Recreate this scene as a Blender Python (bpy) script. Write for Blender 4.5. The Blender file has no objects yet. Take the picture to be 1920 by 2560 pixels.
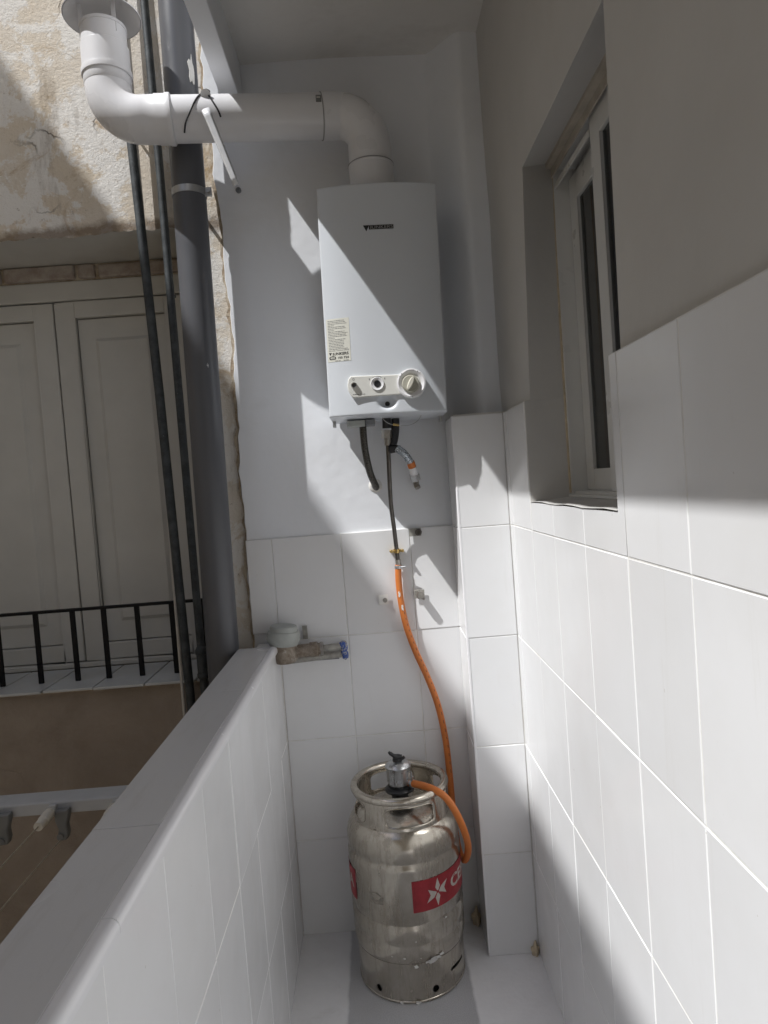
import bpy, bmesh, math, random
from mathutils import Vector, Matrix
random.seed(7)
R_ = math.radians
SC = bpy.context.scene
COL = SC.collection

# ------------------------------------------------------------------ camera, sky, sun, exposure
YAW, PITCH, ROLL, FPX, ZC = 0.016, 0.0405, 0.0748, 1730.5, 1.314
def cam_axes():
    cy, sy, cp, sp = math.cos(YAW), math.sin(YAW), math.cos(PITCH), math.sin(PITCH)
    f = Vector((sy*cp, cy*cp, -sp)); r0 = Vector((cy, -sy, 0)); d0 = f.cross(r0)
    c, s = math.cos(ROLL), math.sin(ROLL)
    return c*r0 + s*d0, -s*r0 + c*d0, f
CR, CD, CF = cam_axes()
cam = bpy.data.cameras.new('camera'); cob = bpy.data.objects.new('camera', cam); COL.objects.link(cob)
mw = Matrix.Identity(4)
for i, v in enumerate((CR, -CD, -CF)):
    for j in range(3): mw[j][i] = v[j]
mw[2][3] = ZC
cob.matrix_world = mw
cam.sensor_fit = 'VERTICAL'; cam.sensor_height = 36; cam.sensor_width = 27
cam.lens = FPX/2560*36; cam.clip_start = 0.02; cam.clip_end = 500
SC.camera = cob

SUN = Vector((-1.0, -0.592, 1.645)).normalized()      # towards the sun
world = bpy.data.worlds.new('World'); SC.world = world; world.use_nodes = True
nt = world.node_tree; nt.nodes.clear()
sky = nt.nodes.new('ShaderNodeTexSky'); sky.sky_type = 'NISHITA'; sky.sun_disc = False
sky.sun_elevation = math.asin(SUN.z); sky.sun_rotation = math.atan2(SUN.x, SUN.y)
bg = nt.nodes.new('ShaderNodeBackground'); bg.inputs[1].default_value = 0.075
wo = nt.nodes.new('ShaderNodeOutputWorld')
nt.links.new(sky.outputs[0], bg.inputs[0]); nt.links.new(bg.outputs[0], wo.inputs[0])
sl = bpy.data.lights.new('sun', 'SUN'); sl.energy = 4.4; sl.angle = R_(0.53); sl.color = (1.0, 0.992, 0.98)
so = bpy.data.objects.new('sun', sl); COL.objects.link(so); so.location = (-8, -5, 13)
so.rotation_euler = (-SUN).to_track_quat('-Z', 'Y').to_euler()
vs = SC.view_settings
vs.view_transform = 'Standard'; vs.look = 'None'; vs.gamma = 1.0; vs.use_curve_mapping = False
vs.exposure = 0.15
SC.cycles.use_denoising = True
SC.cycles.max_bounces = 8; SC.cycles.diffuse_bounces = 6; SC.cycles.glossy_bounces = 4
SC.cycles.transmission_bounces = 6; SC.cycles.sample_clamp_indirect = 6

# ------------------------------------------------------------------ helpers
SS = 1920/1659
def at(x, y, ax, val):
    """a direction read off the photograph, cut with a known plane -> a place in metres"""
    d = CR*((x*SS-960)/FPX) + CD*((y*SS-1280)/FPX) + CF
    k = 'XYZ'.index(ax); o = Vector((0, 0, ZC))
    return o + d*((val-o[k])/d[k])

class MB:
    def __init__(s): s.v = []; s.f = []
    def add(s, vs, fs):
        n = len(s.v); s.v += [Vector(p) for p in vs]; s.f += [tuple(i+n for i in f) for f in fs]; return s
    def box(s, lo, hi):
        x0, y0, z0 = lo; x1, y1, z1 = hi
        return s.add([(x0,y0,z0),(x1,y0,z0),(x1,y1,z0),(x0,y1,z0),(x0,y0,z1),(x1,y0,z1),(x1,y1,z1),(x0,y1,z1)],
              [(0,3,2,1),(4,5,6,7),(0,1,5,4),(1,2,6,5),(2,3,7,6),(3,0,4,7)])
    def tube(s, path, r, seg=12, caps=True, smooth=0):
        P = [Vector(p) for p in path]
        if smooth: P = catmull(P, smooth)
        n = len(P); rs = r if isinstance(r, (list, tuple)) else [r]*n
        if len(rs) != n: rs = [rs[min(int(i/(n-1)*(len(rs)-1)+.5), len(rs)-1)] for i in range(n)]
        t0 = (P[1]-P[0]).normalized()
        up = Vector((0,0,1)) if abs(t0.z) < .9 else Vector((0,1,0))
        a = t0.cross(up).normalized(); base = len(s.v)
        prev = t0
        for i in range(n):
            t = (P[min(i+1,n-1)]-P[max(i-1,0)]).normalized()
            q = prev.rotation_difference(t); a = (q @ a); a = (a - t*a.dot(t)).normalized(); prev = t
            b = t.cross(a)
            for k in range(seg):
                an = 2*math.pi*k/seg
                s.v.append(P[i] + (a*math.cos(an)+b*math.sin(an))*rs[i])
        for i in range(n-1):
            for k in range(seg):
                k2 = (k+1) % seg
                s.f.append((base+i*seg+k, base+i*seg+k2, base+(i+1)*seg+k2, base+(i+1)*seg+k))
        if caps:
            s.f.append(tuple(base+k for k in reversed(range(seg))))
            s.f.append(tuple(base+(n-1)*seg+k for k in range(seg)))
        return s
    def lathe(s, prof, c, axis='Z', seg=48, closed=False):
        """prof: (radius, height) along axis; closed joins last ring to first"""
        base = len(s.v); n = len(prof); c = Vector(c)
        for r, h in prof:
            for k in range(seg):
                a = 2*math.pi*k/seg
                if axis == 'Z': p = Vector((r*math.cos(a), r*math.sin(a), h))
                elif axis == 'Y': p = Vector((r*math.cos(a), h, -r*math.sin(a)))
                else: p = Vector((h, r*math.cos(a), r*math.sin(a)))
                s.v.append(c+p)
        rng = n if closed else n-1
        for i in range(rng):
            j = (i+1) % n
            for k in range(seg):
                k2 = (k+1) % seg
                s.f.append((base+i*seg+k, base+i*seg+k2, base+j*seg+k2, base+j*seg+k))
        return s
    def prism(s, poly, axis, a, b):
        """poly: 2D outline; axis is the extrusion axis"""
        def P(u, v, w): return {'X': (w, u, v), 'Y': (u, w, v), 'Z': (u, v, w)}[axis]
        n = len(poly); base = len(s.v)
        s.v += [Vector(P(u, v, a)) for u, v in poly] + [Vector(P(u, v, b)) for u, v in poly]
        s.f.append(tuple(base+i for i in range(n))); s.f.append(tuple(base+n+i for i in reversed(range(n))))
        for i in range(n):
            j = (i+1) % n; s.f.append((base+j, base+i, base+n+i, base+n+j))
        return s
    def grid(s, fn, nu, nv):
        base = len(s.v)
        for j in range(nv+1):
            for i in range(nu+1): s.v.append(Vector(fn(i/nu, j/nv)))
        for j in range(nv):
            for i in range(nu):
                q = base+j*(nu+1)+i; s.f.append((q, q+1, q+nu+2, q+nu+1))
        return s
    def xf(s, fn): s.v = [Vector(fn(p)) for p in s.v]; return s
    def mesh(s, name, off=Vector((0,0,0)), sharp=35, fix=True):
        me = bpy.data.meshes.new(name)
        me.from_pydata([tuple(p-off) for p in s.v], [], s.f); me.validate(); me.update()
        if fix:
            bm = bmesh.new(); bm.from_mesh(me); bmesh.ops.remove_doubles(bm, verts=bm.verts, dist=1e-6)
            bmesh.ops.recalc_face_normals(bm, faces=bm.faces); bm.to_mesh(me); bm.free()
        if sharp:
            me.shade_smooth(); me.set_sharp_from_angle(angle=R_(sharp))
        return me
    def build(s, name, mat, parent=None, bevel=0, seg=2, sharp=35, fix=True, solid=0, label=None):
        off = ROOT(parent)
        me = s.mesh(name, off, sharp, fix); me.materials.append(M[mat])
        o = bpy.data.objects.new(name, me); COL.objects.link(o); o.parent = parent
        if solid:
            m = o.modifiers.new('thickness', 'SOLIDIFY'); m.thickness = solid; m.offset = 0
        if bevel:
            m = o.modifiers.new('edges', 'BEVEL'); m.width = bevel; m.segments = seg; m.limit_method = 'ANGLE'; m.angle_limit = R_(40)
        if label: o['label'] = label
        return o
def catmull(P, k):
    out = []
    for i in range(len(P)-1):
        p0, p1, p2, p3 = P[max(i-1,0)], P[i], P[i+1], P[min(i+2,len(P)-1)]
        for j in range(k):
            t = j/k
            out.append(.5*((2*p1)+(p2-p0)*t+(2*p0-5*p1+4*p2-p3)*t*t+(-p0+3*p1-3*p2+p3)*t**3))
    return out+[P[-1]]
def ROOT(o):
    v = Vector((0,0,0))
    while o is not None: v = v + o.location; o = o.parent
    return v
def thing(name, label, cat, loc, group=None):
    o = bpy.data.objects.new(name, None); COL.objects.link(o); o.location = loc
    o.empty_display_size = .05
    return tag(o, label, cat, group)
def tag(o, label, cat, group=None, kind=None):
    o['label'] = label; o['category'] = cat
    if group: o['group'] = group
    if kind: o['kind'] = kind
    return o
def text_mesh(txt, size, bold=0.0, shear=0.0):
    cu = bpy.data.curves.new('print', 'FONT'); cu.body = txt; cu.size = size; cu.offset = bold; cu.shear = shear
    cu.align_x = 'LEFT'; cu.resolution_u = 3
    ob = bpy.data.objects.new('print', cu); COL.objects.link(ob)
    dg = bpy.context.evaluated_depsgraph_get(); dg.update()
    me = ob.evaluated_get(dg).to_mesh()
    vs = [tuple(v.co) for v in me.vertices]; fs = [tuple(p.vertices) for p in me.polygons]
    ob.evaluated_get(dg).to_mesh_clear(); bpy.data.objects.remove(ob); bpy.data.curves.remove(cu)
    return vs, fs

# ------------------------------------------------------------------ materials
M = {}
class NB:
    def __init__(s, name):
        m = bpy.data.materials.new(name); m.use_nodes = True; M[name] = m
        s.t = m.node_tree; s.p = s.t.nodes['Principled BSDF']
        s.co = s.n('ShaderNodeTexCoord').outputs['Object']
    def world(s):
        s.co = s.n('ShaderNodeNewGeometry').outputs['Position']; return s
    def n(s, typ, **kw):
        x = s.t.nodes.new(typ)
        for k, v in kw.items(): setattr(x, k, v)
        return x
    def l(s, a, b): s.t.links.new(a, b)
    def map(s, scale=(1,1,1), loc=(0,0,0)):
        m = s.n('ShaderNodeMapping'); m.inputs['Scale'].default_value = scale; m.inputs['Location'].default_value = loc
        s.l(s.co, m.inputs[0]); return m.outputs[0]
    def noise(s, scale, detail=4, rough=.55, vec=None, dist=0):
        x = s.n('ShaderNodeTexNoise'); x.inputs['Scale'].default_value = scale; x.inputs['Detail'].default_value = detail
        x.inputs['Roughness'].default_value = rough; x.inputs['Distortion'].default_value = dist
        s.l(vec or s.co, x.inputs['Vector']); return x.outputs[0]
    def vor(s, scale, feat='DISTANCE_TO_EDGE', vec=None):
        x = s.n('ShaderNodeTexVoronoi', feature=feat); x.inputs['Scale'].default_value = scale
        s.l(vec or s.co, x.inputs['Vector']); return x.outputs['Distance']
    def ramp(s, fac, stops):
        r = s.n('ShaderNodeValToRGB'); e = r.color_ramp.elements
        while len(e) < len(stops): e.new(.5)
        for k, (p, c) in zip(e, stops):
            k.position = p; k.color = (c if isinstance(c, (tuple, list)) else (c, c, c)) + ((1,) if not isinstance(c, (tuple, list)) or len(c) == 3 else ()) if isinstance(c, tuple) else (c, c, c, 1)
        s.l(fac, r.inputs[0]); return r.outputs[0]
    def mix(s, fac, a, b, mode='MIX'):
        x = s.n('ShaderNodeMix', data_type='RGBA', blend_type=mode)
        for sock, v in ((x.inputs[0], fac), (x.inputs[6], a), (x.inputs[7], b)):
            if isinstance(v, (int, float)): sock.default_value = v
            elif isinstance(v, tuple): sock.default_value = v + (1,)
            else: s.l(v, sock)
        return x.outputs[2]
    def math(s, op, a, b=0.0):
        x = s.n('ShaderNodeMath', operation=op)
        for sock, v in ((x.inputs[0], a), (x.inputs[1], b)):
            if isinstance(v, (int, float)): sock.default_value = v
            else: s.l(v, sock)
        return x.outputs[0]
    def sep(s):
        x = s.n('ShaderNodeSeparateXYZ'); s.l(s.co, x.inputs[0]); return x.outputs
    def set(s, color=None, rough=None, metal=None, spec=None, bump=None, coat=None):
        p = s.p
        for key, v in (('Base Color', color), ('Roughness', rough), ('Metallic', metal), ('Specular IOR Level', spec), ('Coat Weight', coat)):
            if v is None: continue
            if isinstance(v, tuple): p.inputs[key].default_value = v + (1,)
            elif isinstance(v, (int, float)): p.inputs[key].default_value = v
            else: s.l(v, p.inputs[key])
        if bump:
            nrm = None
            for h, st, d in bump:
                b = s.n('ShaderNodeBump'); b.inputs['Strength'].default_value = st; b.inputs['Distance'].default_value = d
                s.l(h, b.inputs['Height'])
                if nrm: s.l(nrm, b.inputs['Normal'])
                nrm = b.outputs[0]
            s.l(nrm, p.inputs['Normal'])
        return s

def simple(name, c, rough=.5, metal=0.0, var=.12, nscale=30, bump=.0, bd=.001, spec=None, rv=.1, coat=None):
    b = NB(name); n = b.noise(nscale, 5)
    lo = tuple(x*(1-var) for x in c); hi = tuple(min(x*(1+var), 1) for x in c)
    col = b.ramp(n, [(.3, lo), (.7, hi)])
    rg = b.ramp(b.noise(nscale*.6, 4), [(.3, max(rough-rv, .02)), (.7, min(rough+rv, 1))])
    b.set(color=col, rough=rg, metal=metal, spec=spec, coat=coat, bump=[(b.noise(nscale*3, 3), bump, bd)] if bump else None)
    return b

# white glazed tile: faint tone difference from tile to tile, soft waviness of the glaze
b = NB('tile_white').world(); oi = b.n('ShaderNodeObjectInfo')
c = b.mix(oi.outputs['Random'], (.785, .79, .80), (.83, .836, .848))
dirt = b.ramp(b.noise(7, 6, .6), [(.42, 0.0), (.78, 1.0)])
c = b.mix(b.math('MULTIPLY', dirt, .16), c, (.66, .645, .61))
drip = b.ramp(b.noise(9, 6, .7, vec=b.map((3.5, 3.5, .28))), [(.60, 0.0), (.74, 1.0)])
c = b.mix(b.math('MULTIPLY', drip, .16), c, (.60, .575, .52))
spl = b.ramp(b.noise(70, 3, .5), [(.765, 0.0), (.775, 1.0)])
c = b.mix(b.math('MULTIPLY', spl, .5), c, (.52, .50, .46))
b.set(color=c, rough=b.ramp(b.noise(9, 4), [(.3, .14), (.7, .24)]), spec=.45, bump=[(b.noise(5, 2), .06, .01), (b.noise(60, 2), .02, .001)])
b = NB('tile_cap').world(); oi = b.n('ShaderNodeObjectInfo')
c = b.mix(b.noise(2.0, 2, .5), (.66, .66, .67), (.61, .61, .615))
c = b.mix(b.math('MULTIPLY', b.ramp(b.noise(11, 6, .7, vec=b.map((4, .6, 1))), [(.52, 0.0), (.78, 1.0)]), .35), c, (.47, .455, .43))
b.set(color=c, rough=b.math('ADD', .20, b.math('MULTIPLY', b.noise(3, 2), .12)), spec=.45, bump=[(b.noise(5, 2), .05, .01), (b.noise(300, 2), .03, .0005)])
simple('trim_white', (.83, .83, .85), .22, var=.02, nscale=12, bump=.03)
b = NB('grout').world()
c = b.mix(b.ramp(b.noise(14, 6, .7), [(.45, 0.0), (.72, 1.0)]), (.83, .825, .80), (.66, .635, .585))
b.set(color=c, rough=.8, bump=[(b.noise(120, 4), .25, .001)])

def paint(name, c1, c2, dirtc, amt=.35, bs=.25):
    b = NB(name)
    c = b.mix(b.ramp(b.noise(3.2, 6, .6), [(.35, 0.0), (.7, 1.0)]), c1, c2)
    d = b.ramp(b.noise(2.1, 8, .7, dist=.4), [(.52, 0.0), (.8, 1.0)])
    c = b.mix(b.math('MULTIPLY', d, amt), c, dirtc)
    b.set(color=c, rough=.72, spec=.3, bump=[(b.noise(5, 3), .18, .02), (b.noise(40, 5, .6), bs*.8, .003), (b.noise(240, 3), .10, .001)])
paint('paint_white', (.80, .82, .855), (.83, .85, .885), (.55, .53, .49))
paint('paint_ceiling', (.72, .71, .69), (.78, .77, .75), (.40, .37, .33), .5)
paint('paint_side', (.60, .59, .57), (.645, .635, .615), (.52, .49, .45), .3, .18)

# old courtyard render: cream wash over ochre plaster, scabs, cracks, coarse grain
b = NB('old_render')
big = b.noise(1.6, 8, .65, dist=.6); med = b.noise(6, 8, .7, dist=.3); fine = b.noise(70, 6, .7)
c = b.mix(b.ramp(big, [(.38, 0.0), (.62, 1.0)]), (.78, .74, .68), (.71, .63, .52))
c = b.mix(b.ramp(b.noise(5.5, 10, .72, dist=.25), [(.485, 0.0), (.515, 1.0)]), c, (.83, .81, .775))
och = b.ramp(b.noise(3.3, 8, .75, dist=.8), [(.56, 0.0), (.66, 1.0)])
c = b.mix(b.math('MULTIPLY', och, .85), c, (.45, .32, .17))
ez = b.math('ABSOLUTE', b.math('SUBTRACT', b.math('ADD', b.sep()[2], b.math('MULTIPLY', b.math('SUBTRACT', med, .5), .10)), 5.295))
c = b.mix(b.math('MULTIPLY', b.ramp(ez, [(.008, 1.0), (.030, 0.0)]), .75), c, (.16, .105, .06))      # damp brown line along the lintel edge
st = b.noise(5, 8, .7, vec=b.map((1.8, 1.8, .45)))
c = b.mix(b.math('MULTIPLY', b.ramp(st, [(.58, 0.0), (.72, 1.0)]), .6), c, (.22, .17, .12))
spk = b.ramp(b.noise(52, 8, .8), [(.58, 0.0), (.66, 1.0)])
c = b.mix(b.math('MULTIPLY', spk, .65), c, (.26, .20, .14))
pit = b.ramp(b.noise(120, 6, .8), [(.62, 0.0), (.68, 1.0)])
c = b.mix(b.math('MULTIPLY', pit, .6), c, (.22, .17, .12))
nz = b.n('ShaderNodeTexNoise'); nz.inputs['Scale'].default_value = 7; nz.inputs['Detail'].default_value = 6; b.l(b.co, nz.inputs['Vector'])
va = b.n('ShaderNodeVectorMath', operation='MULTIPLY_ADD'); b.l(nz.outputs['Color'], va.inputs[0]); va.inputs[1].default_value = (.22, .22, .22); b.l(b.co, va.inputs[2])
cr = b.ramp(b.vor(3.6, vec=va.outputs[0]), [(.004, 1.0), (.012, 0.0)])
cm = b.ramp(b.noise(1.9, 3), [(.55, 0.0), (.62, 1.0)])
crm = b.math('MULTIPLY', cr, cm)
c = b.mix(b.math('MULTIPLY', crm, .8), c, (.10, .08, .06))
z = b.sep()[2]
low = b.ramp(b.math('ADD', b.math('MULTIPLY', b.math('SUBTRACT', z, 3.2), .5), b.math('MULTIPLY', big, .06)), [(.412, 1.0), (.424, 0.0)])   # brown dado coat below the sill
brown = b.mix(b.ramp(b.noise(4, 8, .7, dist=.5), [(.35, 0.0), (.7, 1.0)]), (.29, .245, .205), (.39, .335, .285))
c = b.mix(low, c, brown)
b.set(color=c, rough=.95, spec=.15, bump=[(big, .25, .02), (med, .35, .012), (b.noise(5.5, 10, .72, dist=.25), .5, .012), (b.noise(75, 8, .75), .8, .005), (b.noise(190, 6, .75), .8, .002), (b.math('SUBTRACT', 1.0, crm), .6, .006)])

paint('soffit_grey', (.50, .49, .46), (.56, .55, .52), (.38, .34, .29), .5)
b = NB('far_render')
c = b.mix(b.ramp(b.noise(1.3, 8, .6), [(.35, 0.0), (.7, 1.0)]), (.62, .55, .45), (.72, .66, .56))
b.set(color=c, rough=.95, spec=.15, bump=[(b.noise(20, 6, .7), .5, .01)])
simple('yard_floor', (.42, .37, .30), .9, var=.3, nscale=6, bump=.5, bd=.01)
b = NB('render_core')     # broken edge of the coat
c = b.mix(b.ramp(b.noise(30, 6, .7), [(.4, 0.0), (.6, 1.0)]), (.36, .28, .20), (.55, .48, .38))
b.set(color=c, rough=.95, bump=[(b.noise(60, 6, .7), .9, .006)])
b = NB('brick_old')
c = b.mix(b.ramp(b.noise(25, 6, .7), [(.4, 0.0), (.62, 1.0)]), (.32, .265, .23), (.43, .385, .345))
b.set(color=c, rough=.92, bump=[(b.noise(60, 6), .8, .004)])

# painted floor: white paint along both sides, bare speckled terrazzo in the middle
b = NB('floor_paint'); xyz = b.sep()
wob = b.math('MULTIPLY', b.math('SUBTRACT', b.noise(9, 6, .6), .5), .018)
ax = b.math('ABSOLUTE', b.math('SUBTRACT', b.math('ADD', xyz[0], wob), .003))
msk = b.ramp(ax, [(.157, 0.0), (.162, 1.0)])
terr = b.mix(b.ramp(b.noise(420, 3, .8), [(.42, 0.0), (.6, 1.0)]), (.42, .42, .44), (.62, .62, .64))
terr = b.mix(b.math('MULTIPLY', b.ramp(b.noise(12, 6), [(.45, 0.0), (.75, 1.0)]), .35), terr, (.45, .445, .44))
wht = b.mix(b.ramp(b.noise(14, 8, .7), [(.42, 0.0), (.75, 1.0)]), (.88, .88, .90), (.82, .82, .84))
wear = b.ramp(b.noise(45, 8, .75), [(.66, 0.0), (.70, 1.0)])
wht = b.mix(b.math('MULTIPLY', wear, .6), wht, (.48, .48, .48))
grm = b.ramp(b.noise(6, 9, .75, dist=.5), [(.55, 0.0), (.72, 1.0)])
wht = b.mix(b.math('MULTIPLY', grm, .35), wht, (.56, .54, .51))
b.set(color=b.mix(msk, terr, wht), rough=b.mix(msk, (.75, .75, .75), (.5, .5, .5)), bump=[(msk, .4, .0008), (b.noise(90, 5), .25, .002)])

simple('heater_enamel', (.665, .70, .745), .30, var=.008, nscale=3, rv=.02)
simple('heater_panel', (.74, .74, .70), .38, var=.02, nscale=20, rv=.05)
simple('knob_beige', (.42, .41, .35), .42, var=.05, nscale=30)
simple('knob_grip', (.66, .64, .56), .4, var=.05, nscale=30)
simple('black_plastic', (.018, .018, .02), .42, var=.2, nscale=40)
simple('black_rubber', (.025, .025, .028), .55, var=.2, nscale=60, bump=.1)
simple('chrome', (.62, .62, .62), .22, 1.0, var=.08, nscale=40)
simple('print_black', (.02, .02, .022), .5, var=.1)
simple('print_grey', (.20, .20, .20), .5, var=.1)
simple('print_silver', (.42, .42, .41), .35, .5, var=.05)
simple('sticker_cream', (.70, .70, .63), .5, var=.03, nscale=20)
simple('flue_white', (.74, .74, .76), .30, var=.025, nscale=9, bump=.01, rv=.06)
simple('flue_seal', (.30, .30, .31), .6, var=.1)
b = NB('pvc_grey')
c = b.mix(b.ramp(b.noise(12, 6, vec=b.map((1, 1, .15))), [(.3, 0.0), (.7, 1.0)]), (.085, .088, .098), (.115, .118, .13))
sp = b.ramp(b.noise(46, 3, .5), [(.745, 0.0), (.755, 1.0)])
c = b.mix(b.math('MULTIPLY', sp, .8), c, (.6, .6, .6))
b.set(color=c, rough=b.ramp(b.noise(9, 4), [(.3, .28), (.7, .42)]), spec=.5, bump=[(b.noise(18, 3), .05, .003)])
b = NB('iron_pipe')
c = b.mix(b.ramp(b.noise(26, 8, .7), [(.4, 0.0), (.65, 1.0)]), (.036, .041, .045), (.075, .085, .09))
c = b.mix(b.math('MULTIPLY', b.ramp(b.noise(60, 5, .8), [(.66, 0.0), (.72, 1.0)]), .7), c, (.36, .38, .37))
b.set(color=c, rough=.6, metal=.25, bump=[(b.noise(90, 6, .7), .4, .002)])
simple('conduit', (.48, .46, .43), .6, var=.12, nscale=20)
simple('zinc', (.50, .51, .52), .38, .9, var=.15, nscale=40, bump=.1)
simple('shutter_paint', (.53, .525, .50), .55, var=.05, nscale=7, bump=.12, bd=.002)
simple('shutter_gap', (.05, .045, .04), .9, var=.1)
simple('rail_black', (.008, .008, .009), .6, var=.2, nscale=60, bump=.2, spec=.2)
simple('sill_tile', (.50, .52, .53), .35, var=.1, nscale=9, bump=.06)
simple('alu_white', (.70, .70, .685), .35, var=.02, nscale=14)
simple('foam_beige', (.56, .47, .34), .9, var=.2, nscale=30, bump=.7, bd=.006)
simple('mortar_tan', (.47, .43, .365), .9, var=.12, nscale=25, bump=.5, bd=.003)
simple('room_dark', (.05, .048, .045), .9, var=.1)
simple('brass', (.56, .40, .16), .32, 1.0, var=.2, nscale=60, bump=.1)
simple('hose_orange', (.64, .19, .04), .45, var=.06, nscale=40, bump=.05)
simple('plaster_chip', (.74, .73, .70), .85, var=.08, nscale=60, bump=.4)
simple('copper_dark', (.12, .11, .10), .35, .8, var=.25, nscale=50)
b = NB('blue_paint')
b.set(color=b.mix(b.ramp(b.noise(130, 6, .7), [(.50, 0.0), (.58, 1.0)]), (.03, .085, .34), (.42, .41, .38)), rough=.6, bump=[(b.noise(150, 5), .6, .002)])
b = NB('old_brass')
c = b.mix(b.ramp(b.noise(60, 8, .75), [(.4, 0.0), (.64, 1.0)]), (.22, .17, .125), (.36, .32, .27))
c = b.mix(b.math('MULTIPLY', b.ramp(b.noise(45, 6, .8), [(.57, 0.0), (.66, 1.0)]), .7), c, (.55, .53, .48))
b.set(color=c, rough=.6, metal=.45, bump=[(b.noise(120, 6, .7), .6, .002)])
simple('meter_grey', (.40, .42, .40), .5, var=.08, nscale=40, bump=.08)
simple('worn_lead', (.36, .35, .32), .6, .3, var=.25, nscale=60, bump=.4, bd=.002)
simple('steel_fitting', (.40, .38, .35), .4, .9, var=.25, nscale=70, bump=.2)
simple('bar_white', (.50, .52, .55), .45, var=.05, nscale=20)
simple('pulley_grey', (.19, .20, .21), .5, var=.12)
simple('spool_beige', (.68, .66, .61), .6, var=.1, nscale=60)
simple('line_beige', (.42, .38, .31), .7, var=.2, nscale=200)
simple('silver_cast', (.56, .57, .58), .30, .9, var=.1, nscale=80, bump=.1)
simple('paint_red', (.30, .022, .03), .45, var=.18, nscale=40, bump=.05)
simple('decal_pale', (.50, .46, .42), .5, var=.12, nscale=90)
simple('decal_dull', (.26, .235, .20), .6, var=.3, nscale=120)
b = NB('braid')
w1 = b.n('ShaderNodeTexVoronoi'); w1.inputs['Scale'].default_value = 420; b.l(b.co, w1.inputs['Vector'])
c = b.ramp(w1.outputs['Distance'], [(.25, (.80, .86, .92)), (.7, (.16, .19, .22))])
b.set(color=c, rough=.3, metal=.85, bump=[(w1.outputs['Distance'], .7, .001)])
b = NB('braid_dark')
w1 = b.n('ShaderNodeTexVoronoi'); w1.inputs['Scale'].default_value = 480; b.l(b.co, w1.inputs['Vector'])
c = b.ramp(w1.outputs['Distance'], [(.2, (.20, .19, .17)), (.6, (.04, .038, .035))])
b.set(color=c, rough=.42, metal=.7, bump=[(w1.outputs['Distance'], .7, .001)])
b = NB('clear_strap')
b.set(color=(.62, .64, .66), rough=.25)
b.l(b.ramp(b.noise(30, 3), [(.3, (.68, .7, .73)), (.7, (.8, .81, .83))]), b.p.inputs['Base Color'])
# stainless gas bottle: brushed steel, grime streaks, oily film
b = NB('bottle_steel')
g1 = b.noise(9, 8, .7, dist=.4); g2 = b.noise(16, 8, .7, vec=b.map((2.2, 2.2, .35))); br = b.noise(60, 3, vec=b.map((.4, .4, 9)))
c = b.mix(b.ramp(g1, [(.35, 0.0), (.7, 1.0)]), (.62, .58, .51), (.45, .41, .345))
gr = b.math('MULTIPLY', b.ramp(g2, [(.48, 0.0), (.74, 1.0)]), .55)
c = b.mix(gr, c, (.21, .165, .12))
sc = b.ramp(b.noise(30, 8, .8), [(.68, 0.0), (.72, 1.0)])
c = b.mix(b.math('MULTIPLY', sc, .6), c, (.13, .105, .08))
ch = b.ramp(b.noise(26, 4, .6, vec=b.map((1, 1, 1), (3.1, 1.7, .4))), [(.765, 0.0), (.775, 1.0)])
c = b.mix(ch, c, (.72, .71, .68))
met = b.math('MULTIPLY', b.math('SUBTRACT', 1.0, b.math('MAXIMUM', b.math('MULTIPLY', gr, .8), ch)), .92)
rg = b.math('ADD', b.ramp(g1, [(.3, .14), (.7, .25)]), b.math('MULTIPLY', gr, .35))
b.set(color=c, rough=rg, metal=met, bump=[(b.noise(9, 3), .22, .01), (br, .05, .001), (g2, .08, .002)])
b = NB('glass_dark')
b.set(color=(.02, .022, .024), rough=.05, spec=.5)
b.l(b.ramp(b.noise(3, 2), [(.3, .03), (.7, .09)]), b.p.inputs['Roughness'])
b.p.inputs['Transmission Weight'].default_value = .9
b.p.inputs['Base Color'].default_value = (.12, .125, .13, 1)

# ------------------------------------------------------------------ dimensions
YB, XR, YP, XPL, XL = 2.006, .364, 1.843, .226, -.300      # end wall, side wall, pier front, pier left, parapet inside
YN = 2.032                                                  # courtyard wall face
HEADZ, CEIL = 1.4795, 2.52
ROWS = [0.0, .2855, .584, .8825, 1.181, 1.4795]
TT, GAP = .007, .0022
TILES = {}
def tile(parent, cx, cy, cz, w, h, face, mat='tile_white', jit=1.0, name='tile'):
    key = (round(w, 3), round(h, 3), mat)
    if key not in TILES:
        W, H, e = w-GAP, h-GAP, .0012
        m = MB()
        m.v = [Vector(p) for p in [(-W/2,0,-H/2),(W/2,0,-H/2),(W/2,0,H/2),(-W/2,0,H/2)]]
        m.v += [Vector((sx*(W/2), -TT+e, sz*(H/2))) for sx, sz in ((-1,-1),(1,-1),(1,1),(-1,1))]
        m.v += [Vector((sx*(W/2-e), -TT, sz*(H/2-e))) for sx, sz in ((-1,-1),(1,-1),(1,1),(-1,1))]
        m.f = [(8,9,10,11)] + [(i, (i+1)%4, 4+(i+1)%4, 4+i) for i in range(4)] + [(4+i, 4+(i+1)%4, 8+(i+1)%4, 8+i) for i in range(4)]
        TILES[key] = m.mesh('tile', sharp=20); TILES[key].materials.append(M[mat])
    o = bpy.data.objects.new(name, TILES[key]); COL.objects.link(o); o.parent = parent
    a = {'-Y': 0, '-X': -90, '+X': 90}[face]
    dirv = {'-Y': Vector((0,-1,0)), '-X': Vector((-1,0,0)), '+X': Vector((1,0,0))}[face]
    j = random.uniform(-.0006, .0006)*jit
    o.location = Vector((cx, cy, cz)) - dirv*TT + dirv*j - ROOT(parent)
    o.rotation_euler = (R_(random.uniform(-.22, .22)*jit), R_(random.uniform(-.06, .06)*jit), R_(a + random.uniform(-.22, .22)*jit))
    return o

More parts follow.
